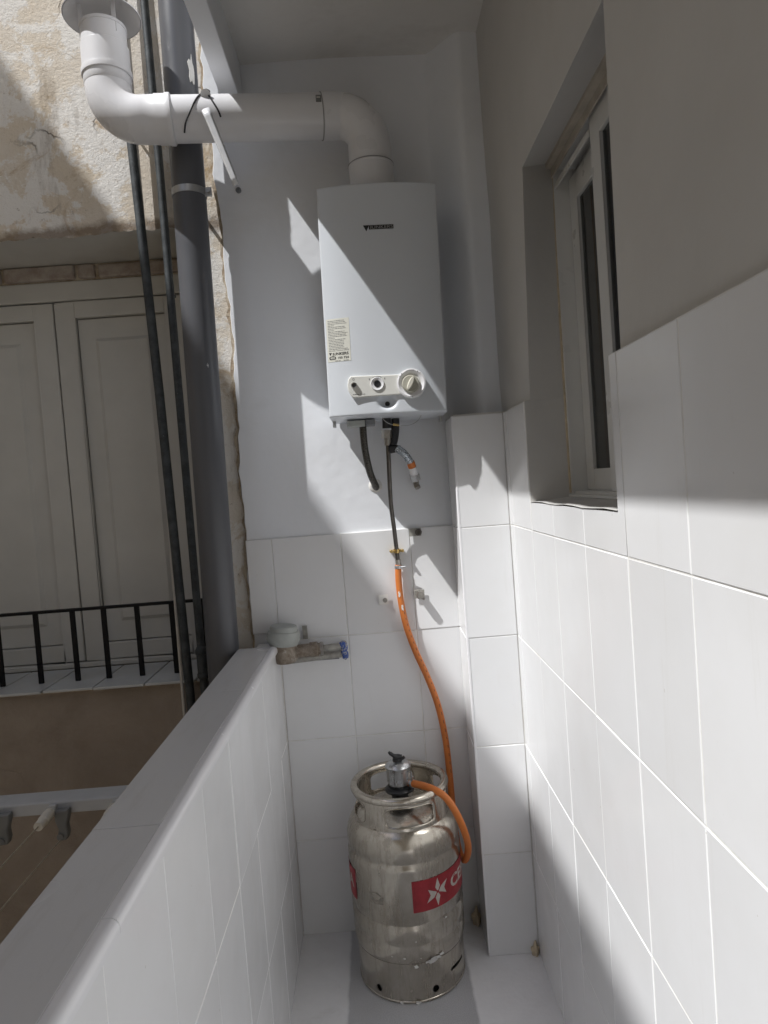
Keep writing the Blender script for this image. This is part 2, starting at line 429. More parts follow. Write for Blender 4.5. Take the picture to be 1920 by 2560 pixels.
# ------------------------------------------------------------------ ground, floor, courtyard shell
o = MB().box((-9, -7, -3.4), (4, 6, -3.2)).build('courtyard_ground', 'yard_floor'); o['kind'] = 'structure'
fl = MB().box((-.42, -.85, -.15), (.40, 2.02, 0)).build('balcony_floor', 'floor_paint'); fl['kind'] = 'structure'
o = MB().box((-5.2, -1.80, -3.2), (-3.3, 2.03, 6.457)).build('courtyard_building', 'far_render')  # roof edge inferred from its shadow; rear end cut short for bounced sun
tag(o, 'rendered building closing the courtyard opposite the parapet', 'building')
o = MB().box((-3.3, -3.6, -3.2), (1.6, -3.2, 5.0)).build('added_bounce_wall', 'far_render')  # unseen wall added to cut the sky and warm the shade
tag(o, 'unseen tall rendered wall added behind the balcony to warm the fill light', 'wall')
t = thing('upper_storey', 'rendered storey above the white balcony ceiling', 'building', (.3, 0, 2.74))
MB().box((-.30, -1.2, 2.74), (3.0, 2.02, 5.6)).build('wall', 'far_render', t)
t = thing('lower_storey', 'rendered storey below the balcony floor', 'building', (.3, 0, -3.2))
MB().box((-.36, -1.2, -3.2), (3.0, 2.02, -.16)).build('wall', 'far_render', t)

# ------------------------------------------------------------------ neighbour wall with window recess
OX0, OX1, OZ0, OZ1, YREC = -1.46, -.505, .775, 2.09, 2.32
nw = thing('neighbour_wall', 'peeling cream and ochre rendered courtyard wall with a recessed shuttered window', 'wall', (-1.0, YN, -3.2))
def jag(x, s=1.0): return s*(.0035*math.sin(x*9)+.002*math.sin(x*27+1)+.0016*math.sin(x*83+2)+.0012*math.sin(x*190))
m = MB()
# wall front in four fields round the opening, the lintel edge crumbling
def field(x0, x1, z0, z1, nx, nz, top=None, bot=None):
    def fn(a, bb):
        x = x0+(x1-x0)*a
        zb = z0 + (bot(x) if bot else 0); zt = z1 + (top(x) if top else 0)
        return (x, YN, zb+(zt-zb)*bb)
    m.grid(fn, nx, nz)
field(-3.3, OX0, -3.2, 6.3, 8, 20)
field(OX1, .9, -3.2, 6.3, 8, 20)
field(OX0, OX1, OZ1, 6.3, 90, 10, bot=lambda x: jag(x))
field(OX0, OX1, -3.2, OZ0, 20, 10)
sf = MB(); sf.grid(lambda a, bb: (OX0+(OX1-OX0)*a, YN+.001+(YREC-YN-.001)*bb, OZ1+jag(OX0+(OX1-OX0)*a)*(1-bb)), 60, 4)
sf.build('soffit', 'soffit_grey', nw, sharp=30)
m.grid(lambda a, bb: (OX1, YN+(YREC-YN)*a, OZ0+(OZ1-OZ0)*bb), 2, 6)
m.grid(lambda a, bb: (OX0, YN+(YREC-YN)*a, OZ0+(OZ1-OZ0)*bb), 2, 6)
m.box((-3.3, YREC+.06, -3.2), (.9, YREC+.25, 6.3))
m.build('render', 'old_render', nw, sharp=30)
x = -1.32
for wd in (.20, .235, .065, .15, .20):
    hh = random.uniform(.040, .047)
    MB().box((x, 2.262+random.uniform(-.004, .004), 2.043), (x+wd-.012, 2.318, 2.043+hh)).build('brick', 'brick_old', nw, bevel=.005)
    x += wd
MB().box((OX0, 2.274, 2.04), (OX1, 2.318, 2.0895)).build('mortar', 'render_core', nw)

# shutters
SH = thing('shuttered_window', 'pair of closed off-white panelled shutters in the courtyard wall', 'window', (-.98, 2.28, .79))
FY = 2.270
m = MB()
m.box((OX0+.002, FY, .80), (OX0+.05, 2.318, 2.038)); m.box((-.556, FY, .80), (OX1-.002, 2.318, 2.038))
m.box((OX0+.05, FY, 1.978), (-.556, 2.318, 2.038)); m.box((OX0+.05, FY, .786), (-.556, 2.318, .803))
m.build('frame', 'shutter_paint', SH, bevel=.003)
MB().box((OX0+.05, 2.312, .80), (-.556, 2.318, 1.98)).build('backing', 'shutter_gap', SH)
def leaf(x0, x1, z0=.806, z1=1.974, st=.064, bt=.055):
    m = MB()
    y0, y1 = FY+.006, FY+.040
    m.box((x0, y0, z0), (x0+st, y1, z1)); m.box((x1-st, y0, z0), (x1, y1, z1))
    m.box((x0+st, y0, z1-.052), (x1-st, y1, z1)); m.box((x0+st, y0, z0), (x1-st, y1, z0+bt))
    lf = m.build('leaf', 'shutter_paint', SH, bevel=.003)
    a0, a1, c0, c1 = x0+st+.003, x1-st-.003, z0+bt+.003, z1-.055
    p = MB(); g = .052
    ins = [(a0, c0, y0+.016), (a0+.012, c0+.012, y0+.018), (a0+g, c0+g+.012, y0+.016), (a0+g+.012, c0+g+.024, y0+.008)]
    rings = []
    for (u, v, y) in ins:
        du, dv = u-a0, v-c0
        rings.append([(a0+du, y, c0+dv), (a1-du, y, c0+dv), (a1-du, y, c1-dv), (a0+du, y, c1-dv)])
    for r in rings: p.v += [Vector(q) for q in r]
    for k in range(3):
        for i in range(4): p.f.append((k*4+i, k*4+(i+1)%4, k*4+4+(i+1)%4, k*4+4+i))
    p.f.append((12, 13, 14, 15))
    p.build('panel', 'shutter_paint', lf, sharp=20)
leaf(-.977, -.560); leaf(-1.406, -.981)

# tiled sill
sl_ = thing('window_sill', 'pale blue-grey tiled sill under the shuttered window', 'sill', (-.98, 2.15, .77))
MB().box((OX0+.003, 2.022, .7752), (OX1-.003, 2.29, .778)).build('mortar_bed', 'render_core', sl_)
x = -1.45
while x < -.53:
    w = min(.1485, -.51-x); yo = random.uniform(-.006, .004)
    mm = MB().box((x, 2.012+yo, .7785), (x+w-.003, 2.264, .7865))
    mm.build('tile', 'sill_tile', sl_, bevel=.0015); x += .15

# railing
rl = thing('window_railing', 'low black iron railing in front of the shuttered window', 'railing', (-.98, 2.1, .787))
MB().box((-1.45, 2.092, 1.000), (-.52, 2.112, 1.008)).build('top_rail', 'rail_black', rl, bevel=.001)
for bx in (-1.38, -1.27, -1.160, -1.043, -.932, -.838, -.737, -.632, -.545):
    MB().box((bx-.0075, 2.098, .7868), (bx+.0075, 2.106, .9998)).build('bar', 'rail_black', rl, bevel=.001)

# ------------------------------------------------------------------ end wall (plaster coat over the same masonry + tiles)
ew = thing('balcony_end_wall', 'white plastered and tiled balcony end wall carrying the water heater', 'wall', (0, YB, 0))
random.seed(3)
edge = []
n = 70
for i in range(n+1):
    zz = .86 + (2.60-.86)*i/n
    base = -.374 - .010*max(0, (zz-2.1))/.4 + .010*math.exp(-((zz-1.78)/.25)**2)
    edge.append((base + random.uniform(-.0035, .0035) + .003*math.sin(zz*22), zz))
poly = edge + [(.45, 2.60), (.45, -.05), (-.29, -.05), (-.29, .86)]
MB().prism(list(reversed(poly)), 'Y', YB+.0035, YN-.002).build('plaster', 'paint_white', ew, bevel=.0015, seg=1)
# crumbling ochre lip of the old coat left of the white edge
edge2 = [(x-random.uniform(.004, .014), zz) for x, zz in edge]
MB().prism(list(reversed(edge2 + [(-.30, 2.60), (-.30, .86)])), 'Y', YB+.014, YN-.0015).build('broken_edge', 'render_core', ew)
XC = [-.375, -.299, -.099, .101, .262]
for r in range(4):
    for k in range(4):
        x0, x1, z0, z1 = XC[k], XC[k+1], ROWS[r], ROWS[r+1]
        if k == 0 and r < 3: continue
        if k == 0: z0 = .905
        tile(ew, (x0+x1)/2, YB-.004, (z0+z1)/2, x1-x0, z1-z0, '-Y')
MB().box((-.297, YB-.0022, 0), (.262, YB+.0034, 1.180)).box((-.373, YB-.0022, .906), (-.2971, YB+.0034, 1.180)).build('grout', 'grout', ew)

# pier + plastered pipe chase above it
pi = thing('tiled_pier', 'narrow white tiled pier in the corner beside the gas bottle', 'pier', (.3, 1.92, 0))
MB().box((XPL+.0018, YP+.0018, 0), (.372, 2.0, HEADZ-.004)).build('core', 'grout', pi)
for r in range(5):
    z0, z1 = ROWS[r], ROWS[r+1]
    tile(pi, (XPL+XR)/2, YP, (z0+z1)/2, XR-XPL, z1-z0, '-Y')
    tile(pi, XPL, (YP+YB)/2-.003, (z0+z1)/2, YB-YP-.010, z1-z0, '-X')
MB().box((XPL-.001, YP-.001, .01), (XPL+.006, YP+.006, HEADZ)).build('corner_trim', 'trim_white', pi, bevel=.002)
m = MB()
def chase(a, bb):
    zz = 1.470+(CEIL+.02-1.470)*bb; t = min(a/.62, 1); k = t*t*(3-2*t)
    w = .098 + .006*math.sin(zz*7) + .010*math.exp(-((zz-2.02)/.07)**2) + .012*math.exp(-((zz-1.47)/.06)**2)
    return (.236+.150*a + .004*math.sin(zz*5+a), 2.0105 - w*k + .03*max(0, a-.62), zz)
m.grid(chase, 20, 60)
ch_ = m.build('pipe_chase', 'paint_white', None, sharp=60)
tag(ch_, 'rounded plaster pipe chase rising from the tiled pier to the ceiling', 'chase')
MB().box((XPL+.004, YP+.003, HEADZ-.003), (.372, 2.0, HEADZ+.004)).build('top_cap', 'paint_side', pi, bevel=.002)

# ------------------------------------------------------------------ side wall with window opening
sw = thing('balcony_side_wall', 'tall balcony side wall, white tiles below and plaster with a window above', 'wall', (XR, .6, 0))
XPF = XR+.0135      # plaster face, behind the tile face
Y0W, Y1W = -.86, 2.02
# opening outline (y,z) at the plaster face and at the window frame
ZS, ZH = 1.247, 1.972
m = MB()
def jy(z, far):      # plaster jamb line drifts a little with height
    k = (z-1.48)/(ZH-1.48)
    return (1.586-.070*k) if far else (1.010-.014*k)
nz = 8
m.grid(lambda a, bb: (XPF, Y0W+(jy(1.48+(ZH-1.48)*bb, False)-Y0W)*a, 1.4795+(ZH-1.4795)*bb), 12, nz)
m.grid(lambda a, bb: (XPF, jy(1.48+(ZH-1.48)*bb, True)+(Y1W-jy(1.48+(ZH-1.48)*bb, True))*a, 1.4795+(ZH-1.4795)*bb), 8, nz)
m.grid(lambda a, bb: (XPF, Y0W+(Y1W-Y0W)*a, ZH+(2.56-ZH)*bb), 16, 6)
XF = .4575
m.grid(lambda a, bb: (XPF+(XF-XPF)*a, jy(1.48+(ZH-1.48)*bb, True)+((1.584-.012*bb)-jy(1.48+(ZH-1.48)*bb, True))*a, 1.4795+(ZH+.03*a-1.4795)*bb), 3, nz)   # far jamb
m.grid(lambda a, bb: (XPF+(XF-XPF)*a, jy(1.48+(ZH-1.48)*bb, False), 1.4795+(ZH+.03*a-1.4795)*bb), 3, nz)                                               # near jamb
m.grid(lambda a, bb: (XPF+(XF-XPF)*a, (jy(ZH, False)+(jy(ZH, True)-jy(ZH, False))*bb)+a*bb*.056, ZH+.03*a), 3, 6)                                       # head
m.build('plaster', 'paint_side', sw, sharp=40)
m = MB()
m.grid(lambda a, bb: (XR+.001+(XF-XR-.001)*a, 1.588-.004*a, 1.247+(1.4795-1.247)*bb), 3, 4)
m.grid(lambda a, bb: (XR+.001+(XF-XR-.001)*a, 1.025, 1.247+(1.4795-1.247)*bb), 3, 4)
m.grid(lambda a, bb: (XR-.002+(XF-XR+.002)*a, 1.025+(.563)*bb, 1.2485+.006*a+.0015*math.sin(bb*17)), 3, 10)
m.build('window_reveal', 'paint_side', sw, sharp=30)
# masonry body behind (keeps the room beyond dark)
m = MB()
m.box((XR+.0078, Y0W, -.05), (.498, Y1W, 1.2465)); m.box((XPF+.003, Y0W, 1.2465), (.498, .95, 2.56))
m.box((XPF+.003, 1.60, 1.2465), (.498, Y1W, 2.56)); m.box((XPF+.003, .95, 2.006), (.498, 1.60, 2.56))
m.build('masonry', 'far_render', sw)
YC = [-.86, -.805]+[round(-.605+.2*k, 4) for k in range(13)]+[YP]
YC = [y for y in YC if y <= 1.80]+[YP]
for r in range(5):
    for k in range(len(YC)-1):
        y0, y1, z0, z1 = YC[k], YC[k+1], ROWS[r], ROWS[r+1]
        if r == 4 and .9 < y0 < 1.5:
            if y0 < 1.0:       # notched tile beside the near jamb
                MB().prism([(.9961, 1.1821), (1.1939, 1.1821), (1.1939, 1.2465), (1.0245, 1.2465), (1.0245, 1.4784), (.9961, 1.4784)], 'X', XR, XR+TT).build('tile', 'tile_white', sw, bevel=.001, seg=1)
                continue
            z1 = 1.2475
            if y1 > 1.59: y1 = 1.5885
        if r == 4 and y0 > 1.5: y0 = max(y0, 1.5895)
        tile(sw, XR, (y0+y1)/2, (z0+z1)/2, y1-y0, z1-z0, '-X')
MB().box((XR+.0011, Y0W, 0), (XR+.0075, YP, 1.2455)).box((XR+.0011, Y0W, 1.2455), (XPF+.002, 1.0235, 1.479)).box((XR+.0011, 1.590, 1.2455), (XPF+.002, YP, 1.479)).build('grout', 'grout', sw)

# window
wn = thing('sliding_window', 'white aluminium sliding window with dark panes in the side wall', 'window', (XF, 1.28, 1.25))
FX0, FX1 = .462, .525
m = MB()
def ring(m, x0, x1, y0, y1, z0, z1, w, wt=None, wb=None):
    wt = wt or w; wb = wb or w
    m.box((x0, y0, z0), (x1, y0+w, z1)); m.box((x0, y1-w, z0), (x1, y1, z1))
    m.box((x0, y0+w, z1-wt), (x1, y1-w, z1)); m.box((x0, y0+w, z0), (x1, y1-w, z0+wb))
m.box((FX0-.004, 1.5735, 1.2565), (.53, 1.584, 2.0)); m.box((FX0-.004, .955, 1.2565), (.53, .996, 2.0))
m.box((FX0+.002, .996, 1.985), (.53, 1.5735, 2.0)); m.box((FX0+.002, .996, 1.2565), (.53, 1.5735, 1.2655))
m.build('frame', 'alu_white', wn, bevel=.001)
MB().box((FX0-.016, 1.0, 1.2535), (FX0+.0015, 1.566, 1.2600)).build('sill_track', 'alu_white', wn, bevel=.0015)
MB().box((FX0, 1.338, 1.944), (FX0+.004, 1.5733, 1.957)).build('head_track', 'alu_white', wn, bevel=.001)
MB().box((.515, .996, 1.2656), (.528, 1.5734, 1.984)).build('seal', 'shutter_gap', wn) if False else None
def sash(x0, x1, y0, y1, z0, z1):
    m = MB(); ring(m, x0, x1, y0, y1, z0, z1, .050, .056, .046); s = m.build('sash', 'alu_white', wn, bevel=.002)
    MB().box((x0+.007, y0+.048, z0+.044), (x0+.011, y1-.048, z1-.054)).build('pane', 'glass_dark', s)
sash(FX0+.031, FX0+.051, 1.288, 1.5720, 1.2665, 1.960)
sash(FX0+.003, FX0+.023, .998, 1.3370, 1.2665, 1.984)
m = MB(); m.box((.440, .962, 1.986), (FX0-.0045, 1.58, 2.0)); m.box((.4540, .962, 1.968), (FX0-.0045, 1.58, 1.986)); m.build('mortar_strip', 'mortar_tan', wn, bevel=.001)
m = MB().tube([(FX0-.005, 1.583, 1.262), (FX0-.005, 1.580, 1.6), (FX0-.005, 1.575, 1.99)], .0032, 6); m.build('sealant', 'foam_beige', wn)
rm = thing('room', 'dark room behind the sliding window', 'room', (1.4, 1.2, 0))
m = MB(); m.box((.50, -.8, -.10), (3.0, 2.6, 0)); m.box((.50, -.8, 2.52), (3.0, 2.6, 2.62)); m.box((2.9, -.8, 0), (3.0, 2.6, 2.52)); m.box((.50, -.9, -.1), (3.0, -.8, 2.62)); m.box((.50, 2.6, -.1), (3.0, 2.7, 2.62)); m.box((.495, 2.02, 0), (.6, 2.6, 2.52))
m.build('room_shell', 'room_dark', rm)

# ------------------------------------------------------------------ ceiling + edge beam
ce = thing('balcony_ceiling', 'white painted balcony ceiling with a narrow edge beam', 'ceiling', (0, .6, CEIL))
m = MB(); m.grid(lambda a, bb: (-.28+.66*a, -.86+2.90*bb, CEIL+.004*math.sin(a*5)+.004*math.sin(bb*9)), 12, 24)
m.box((-.3, -.86, CEIL+.015), (.40, 2.03, 2.73)); m.build('slab', 'paint_ceiling', ce, sharp=40)
MB().box((-.329, -.86, 2.40), (-.279, 2.008, 2.73)).build('edge_beam', 'paint_white', ce, bevel=.003)

# ------------------------------------------------------------------ parapet
pa = thing('parapet', 'white tiled balcony parapet with a smooth pale coping', 'parapet', (-.35, .6, 0))
CAPZ = .887
MB().box((-.395, -.86, -.15), (XL-.0065, 2.0, .862)).build('core', 'far_render', pa)
YCP = [-.86]+[round(-.728+.2*k, 3) for k in range(14)]+[2.0]
YCP = [y for y in YCP if y < 1.95]+[2.0]
PR = [0.0, .2855, .5835, .868]
for r in range(3):
    for k in range(len(YCP)-1):
        tile(pa, XL, (YCP[k]+YCP[k+1])/2, (PR[r]+PR[r+1])/2, YCP[k+1]-YCP[k], PR[r+1]-PR[r], '+X')
MB().box((XL-.0068, -.86, 0), (XL-.0011, 2.0, .866)).build('grout', 'grout', pa)
MB().box((XL-.002, 1.9985, 0), (XL+.0016, 2.0025, .866)).build('corner_joint', 'grout', pa)
# coping: long flat pieces with a rounded nosing towards the balcony
random.seed(5)
cy = [-.86, -.30, .30, .905, 1.512, 1.913]
for k in range(5):
    y0, y1 = cy[k]+.0008, cy[k+1]-.0008
    dz = random.uniform(-.0006, .0006)
    prof = [(-.404, .869), (-.404, CAPZ-.003), (-.401, CAPZ), (-.312, CAPZ)]
    m = MB().prism([(u, v+dz) for u, v in prof+[(-.312, .869)]], 'Y', y0, y1)
    cp_ = m.build('coping', 'tile_cap', pa, bevel=.0008, seg=1)
m = MB()
prof = [(-.3116, .8695)] + [(-.3116, CAPZ-.0002)] + [(-.304+.0105*math.sin(a), CAPZ-.0115+.0115*math.cos(a)) for a in [i*math.pi/12 for i in range(7)]] + [(-.2935, .8695)]
for k, (y0, y1) in enumerate([(-.86, .7045), (.7055, 1.913)]):
    MB().prism(prof, 'Y', y0, y1).build('nosing', 'trim_white', pa, sharp=50)  # white trim, made whiter for the light it catches from the side wall
m = MB(); ci = [(-.306, 1.914), (-.302, 1.93), (-.297, 1.952), (-.296, 1.975), (-.300, 1.999), (-.36, 1.999), (-.36, 1.914)]
m.prism(ci, 'Z', .863, .878).build('mortar_patch', 'plaster_chip', pa, bevel=.003)

# ------------------------------------------------------------------ gas water heater
HCX, HCZ, HANG = .0645, 1.7805, .019
HW, HH, YF0, BUL = .304, .578, 1.790, .021
hs, hc = math.sin(HANG), math.cos(HANG)
def hw(u, w, y): return Vector((HCX + u*hc + w*hs, y, HCZ - u*hs + w*hc))
def hl(x, y, D=1.775):
    p = at(x, y, 'Y', D); dx, dz = p.x-HCX, p.z-HCZ
    return dx*hc - dz*hs, dx*hs + dz*hc
def dimple(u, w):
    du, dw = u-DU, w-DW
    r = math.hypot(du/1.25, dw)
    return .020*math.exp(-(r/.0155)**4) if r < .05 else 0
DU, DW = hl(837, 868)
def hsurf(u, w, off=0.0):
    q = abs(2*u/HW)
    y = YF0 - BUL*(1-q**3) - off
    e = .0032
    for d in (HW/2-abs(u), HH/2-abs(w)):
        if d < e: y += (e - math.sqrt(max(e*e-(e-d)**2, 0)))
    return hw(u, w, y + dimple(u, w))
wh = thing('gas_water_heater', 'white enamelled gas water heater hanging above the gas bottle', 'water heater', hw(0, -HH/2, 1.95))
m = MB()
def steps(L, n):
    e = [0, .0004, .0010, .0018, .0032]
    return [-L/2+q for q in e] + [-L/2+.0032+(L-.0064)*i/n for i in range(1, n)] + [L/2-q for q in reversed(e)]
US, WS = steps(HW, 84), steps(HH, 160)
NU, NV = len(US)-1, len(WS)-1
m.grid(lambda a, bb: hsurf(US[round(a*NU)], WS[round(bb*NV)]), NU, NV)
ring_ = []
for i in range(NU+1): ring_.append(hsurf(US[i], -HH/2))
for j in range(1, NV+1): ring_.append(hsurf(HW/2, WS[j]))
for i in range(NU-1, -1, -1): ring_.append(hsurf(US[i], HH/2))
for j in range(NV-1, 0, -1): ring_.append(hsurf(-HW/2, WS[j]))
n = len(ring_); base = len(m.v); m.v += ring_ + [Vector((p.x, 1.985, p.z)) for p in ring_]
for i in range(n): j = (i+1) % n; m.f.append((base+i, base+j, base+n+j, base+n+i))
m.build('cover', 'heater_enamel', wh, sharp=50)
def hbox(m, u0, u1, w0, w1, y0, y1):
    m.box((u0, y0, w0), (u1, y1, w1))
    return m
def hx(m): return m.xf(lambda p: hw(p.x, p.z, p.y))
hx(hbox(MB(), -HW/2+.008, HW/2-.008, -HH/2+.004, HH/2-.004, 1.82, 2.0045)).build('back_box', 'heater_enamel', wh)
for sx in (-1, 1):
    hx(hbox(MB(), sx*(HW/2-.006)-.004, sx*(HW/2-.006)+.004, -HH/2-.016, -HH/2+.01, 1.90, 1.93)).build('cover_hook', 'zinc', wh, bevel=.001)
# control panel
PF = 1.7640
pts = [hl(x, y, PF) for x, y in ((762, 859.5), (753, 846), (750.5, 833), (752, 820), (757, 812.5))]
cu, cw = hl(888.5, 828, PF); CRD = .0372
tu, tw = hl(860, 806, PF); bu, bw = hl(866, 853, PF)
a0 = math.atan2(tw-cw, tu-cu); a1 = math.atan2(bw-cw, bu-cu)
arc = [(cu+CRD*math.cos(a0-(a0-a1+2*math.pi if a0 < a1 else a0-a1)*t), cw+CRD*math.sin(a0-(a0-a1+2*math.pi if a0 < a1 else a0-a1)*t)) for t in [i/36 for i in range(37)]]
# walk clockwise from the top junction round the right side to the lower one
def cw_arc(s, e, nn=36):
    while e > s: e -= 2*math.pi
    return [(cu+CRD*math.cos(s+(e-s)*t/nn), cw+CRD*math.sin(s+(e-s)*t/nn)) for t in range(nn+1)]
outline = pts + cw_arc(a0, a1)
hx(MB().prism(outline, 'Y', PF, 1.7895)).build('control_panel', 'heater_panel', wh, bevel=.0022, seg=3)
def hlathe(u, w, prof, seg=40): return hx(MB().lathe(prof, (u, 0, w), 'Y', seg))
dr = hlathe(cu, cw, [(.0372, PF-.0005), (.0368, PF-.004), (.0330, PF-.0052), (.0305, PF-.004), (.0245, PF+.0005), (.0232, PF+.0008)], 48).build('dial_ring', 'trim_white', wh)
kb = hlathe(cu-.0022, cw-.001, [(.0228, PF+.001), (.0215, PF-.006), (.0195, PF-.0085), (.0, PF-.0085)], 40).build('dial_knob', 'knob_beige', wh)
m = MB(); ga = R_(62)
for k in range(20):
    t = 2*math.pi*k/20; m.v.append(Vector((.0042*math.sin(t), PF-.0175, .0165*math.cos(t))))
for k in range(20):
    t = 2*math.pi*k/20; m.v.append(Vector((.0068*math.sin(t), PF-.008, .0185*math.cos(t))))
m.f.append(tuple(range(20))); m.f += [(k, (k+1) % 20, 20+(k+1) % 20, 20+k) for k in range(20)]
gt = R_(-27)
m.xf(lambda p: (cu-.0022+p.x*math.cos(gt)-p.z*math.sin(gt), p.y, cw-.001+p.x*math.sin(gt)+p.z*math.cos(gt)))
hx(m).build('grip', 'knob_grip', kb, sharp=50)
gu, gw = hl(815, 829, PF)
hlathe(gu, gw, [(.0168, PF+.0005), (.0166, PF-.0022), (.0158, PF-.0030), (.0100, PF-.0006), (.0086, PF-.0004)]).build('gauge_ring', 'trim_white', wh)
hlathe(gu, gw, [(.0088, PF-.0003), (.0082, PF-.0022), (.0055, PF-.0016), (.0, PF-.0012)]).build('gauge_button', 'black_plastic', wh)
bu2, bw2 = hl(765, 833, PF)
hlathe(bu2, bw2, [(.0078, PF), (.0078, PF-.0060), (.0070, PF-.0072), (.0062, PF-.0072), (.0050, PF-.0055), (.0, PF-.0055)], 28).build('igniter_button', 'chrome', wh)
hlathe(bu2, bw2, [(.0046, PF-.0056), (.0, PF-.0062)], 20).build('button_cap', 'black_plastic', wh)
hlathe(DU, DW-.004, [(.0062, 1.7862), (.0, 1.7858)], 24).build('spyhole', 'black_plastic', wh)
# prints on panel and cover
def hprint(name, mat, txt, size, x, y, bold=0, flat=True, shear=0, parent=None, off=.0004, width=None, plane=PF):
    vs_, fs_ = text_mesh(txt, size, bold, shear); u0, w0 = hl(x, y, plane)
    if width:
        k = width/max(v[0] for v in vs_); vs_ = [(v[0]*k, v[1], 0) for v in vs_]
    m = MB(); m.v = [hw(u0+v[0], w0+v[1], plane-off) if flat else hsurf(u0+v[0], w0+v[1], off) for v in vs_]; m.f = fs_
    return m.build(name, mat, parent or wh, sharp=0, fix=False)
def arcprint(u, w, r, s, e, wd=.0009):
    m = MB(); nn = 14; vv = []
    for i in range(nn+1):
        t = R_(s+(e-s)*i/nn); ww = wd*(.35+.65*i/nn)
        for q in (r-ww, r+ww): m.v.append(hw(u+q*math.sin(t), w+q*math.cos(t), PF-.0056 if r > .03 else PF-.0004))
    m.f = [(2*i, 2*i+1, 2*i+3, 2*i+2) for i in range(nn)]
    m.build('dial_mark', 'print_grey', wh, sharp=0, fix=False)
arcprint(cu, cw, .0332, -24, 16); arcprint(gu, gw, .0190, -42, 36, .0008)
def hdash(u0, w0, wd, hgt, mat='print_grey', y=PF-.0004):
    MB().add([hw(u0, w0, y), hw(u0+wd, w0, y), hw(u0+wd, w0+hgt, y), hw(u0, w0+hgt, y)], [(0,1,2,3)]).build('dial_mark', mat, wh, sharp=0, fix=False)
for du, dw, a_, b_ in ((-.0245, .0205, .0022, .0055), (-.0305, .0170, .0030, .0014), (.0165, .0268, .0018, .0034), (.0215, .0240, .0030, .0014), (-.004, -.0345, .0016, .0036), (-.0015, -.0345, .0040, .0010)):
    hdash(cu+du, cw+dw, a_, b_, 'print_grey', PF-.0057)
for du in (-.0205, .0185): hdash(gu+du, gw+.010, .0020, .0045)
u0, w0 = hl(762, 853, PF)
for i, (a_, b_) in enumerate(((0, .004), (.005, .011), (.017, .008), (.0262, .0055))): hdash(u0+a_, w0, b_, .0013)
m = MB(); uu, ww = hl(763.5, 819.5, PF)
for i in range(16):
    t = 2*math.pi*i/16
    for q in (.0022, .0030): m.v.append(hw(uu+q*math.sin(t), ww+q*math.cos(t), PF-.0004))
m.f = [(2*i, 2*i+1, (2*i+3) % 32, (2*i+2) % 32) for i in range(16)]
m.build('button_mark', 'print_grey', wh, sharp=0, fix=False)
# maker badge: black plate, triangle, silver letters
u0, w0 = hl(797, 496.5, 1.77)
def hpoly(name, mat, poly, off, parent=wh): 
    m = MB(); m.v = [hsurf(u, w, off) for u, w in poly]; m.f = [tuple(range(len(poly)))]; return m.build(name, mat, parent, sharp=0, fix=False)
bd = MB()
for i in range(11):
    for w in (0, .0105): bd.v.append(hsurf(u0+.0620*i/10, w0+w, .0012))
bd.f = [(2*i, 2*i+2, 2*i+3, 2*i+1) for i in range(10)]
bdg = bd.build('badge', 'print_black', wh, sharp=0, fix=False)
hpoly('badge_triangle', 'print_black', [(u0-.0145, w0+.0108), (u0-.0068, w0-.0045), (u0+.0008, w0+.0108)], .0013, bdg)
vs_, fs_ = text_mesh('JUNKERS', .0115, .0, 0.0); k = .0575/max(v[0] for v in vs_)
m = MB(); m.v = [hsurf(u0+.003+v[0]*k, w0+.0013+v[1], .0018) for v in vs_]; m.f = fs_; m.build('badge_lettering', 'print_silver', bdg, sharp=0, fix=False)
# instruction sticker
su0, sw0 = hl(709, 783, 1.785); su1, sw1 = hl(753, 688, 1.785); su1 = su0+.0590
m = MB(); m.grid(lambda a, bb: hsurf(su0+(su1-su0)*a, sw0+(sw1-sw0)*bb, .0005), 8, 1)
stk = m.build('instruction_sticker', 'sticker_cream', wh, sharp=0, fix=False)
m = MB(); random.seed(11)
yy = sw1-.006
for ln in range(19):
    xx = su0+.004; end = su0+random.uniform(.040, .054) if ln not in (3, 6, 11) else su0+.020
    while xx < end:
        wl = min(random.uniform(.002, .008), end-xx)
        m.add([hsurf(xx, yy, .0008), hsurf(xx+wl, yy, .0008), hsurf(xx+wl, yy+.0013, .0008), hsurf(xx, yy+.0013, .0008)], [(0,1,2,3)])
        xx += wl+.0011
    yy -= .00395
m.build('small_print', 'print_grey', stk, sharp=0, fix=False)
def sprint(txt, size, u, w, mat='print_black', bold=0, width=None, off=.0008):
    vs_, fs_ = text_mesh(txt, size, bold)
    if width: k = width/max(v[0] for v in vs_); vs_ = [(v[0]*k, v[1], 0) for v in vs_]
    m = MB(); m.v = [hsurf(u+v[0], w+v[1], off) for v in vs_]; m.f = fs_; m.build('lettering', mat, stk, sharp=0, fix=False)
sprint('Servicio Técnico Oficial', .0055, su0+.003, sw0+.0265, 'print_grey', width=.052)
sprint('JUNKERS', .0092, su0+.0125, sw0+.0165, bold=.00025, width=.041)
hpoly('print_triangle', 'print_black', [(su0+.003, sw0+.0232), (su0+.0068, sw0+.0160), (su0+.0106, sw0+.0232)], .0008, stk)
pill = [(su0+.008+.0045*math.cos(R_(a)), sw0+.0095+.0045*math.sin(R_(a))) for a in range(90, 271, 20)]+[(su0+.0165+.0045*math.cos(R_(a)), sw0+.0095+.0045*math.sin(R_(a))) for a in range(-90, 91, 20)]
hpoly('print_pill', 'print_black', pill, .0007, stk)
sprint('902', .0078, su0+.0062, sw0+.0068, 'sticker_cream', .0002, .0125, .0009)
sprint('100 724', .0078, su0+.0245, sw0+.0068, 'print_black', .00012, .029)
m = MB()
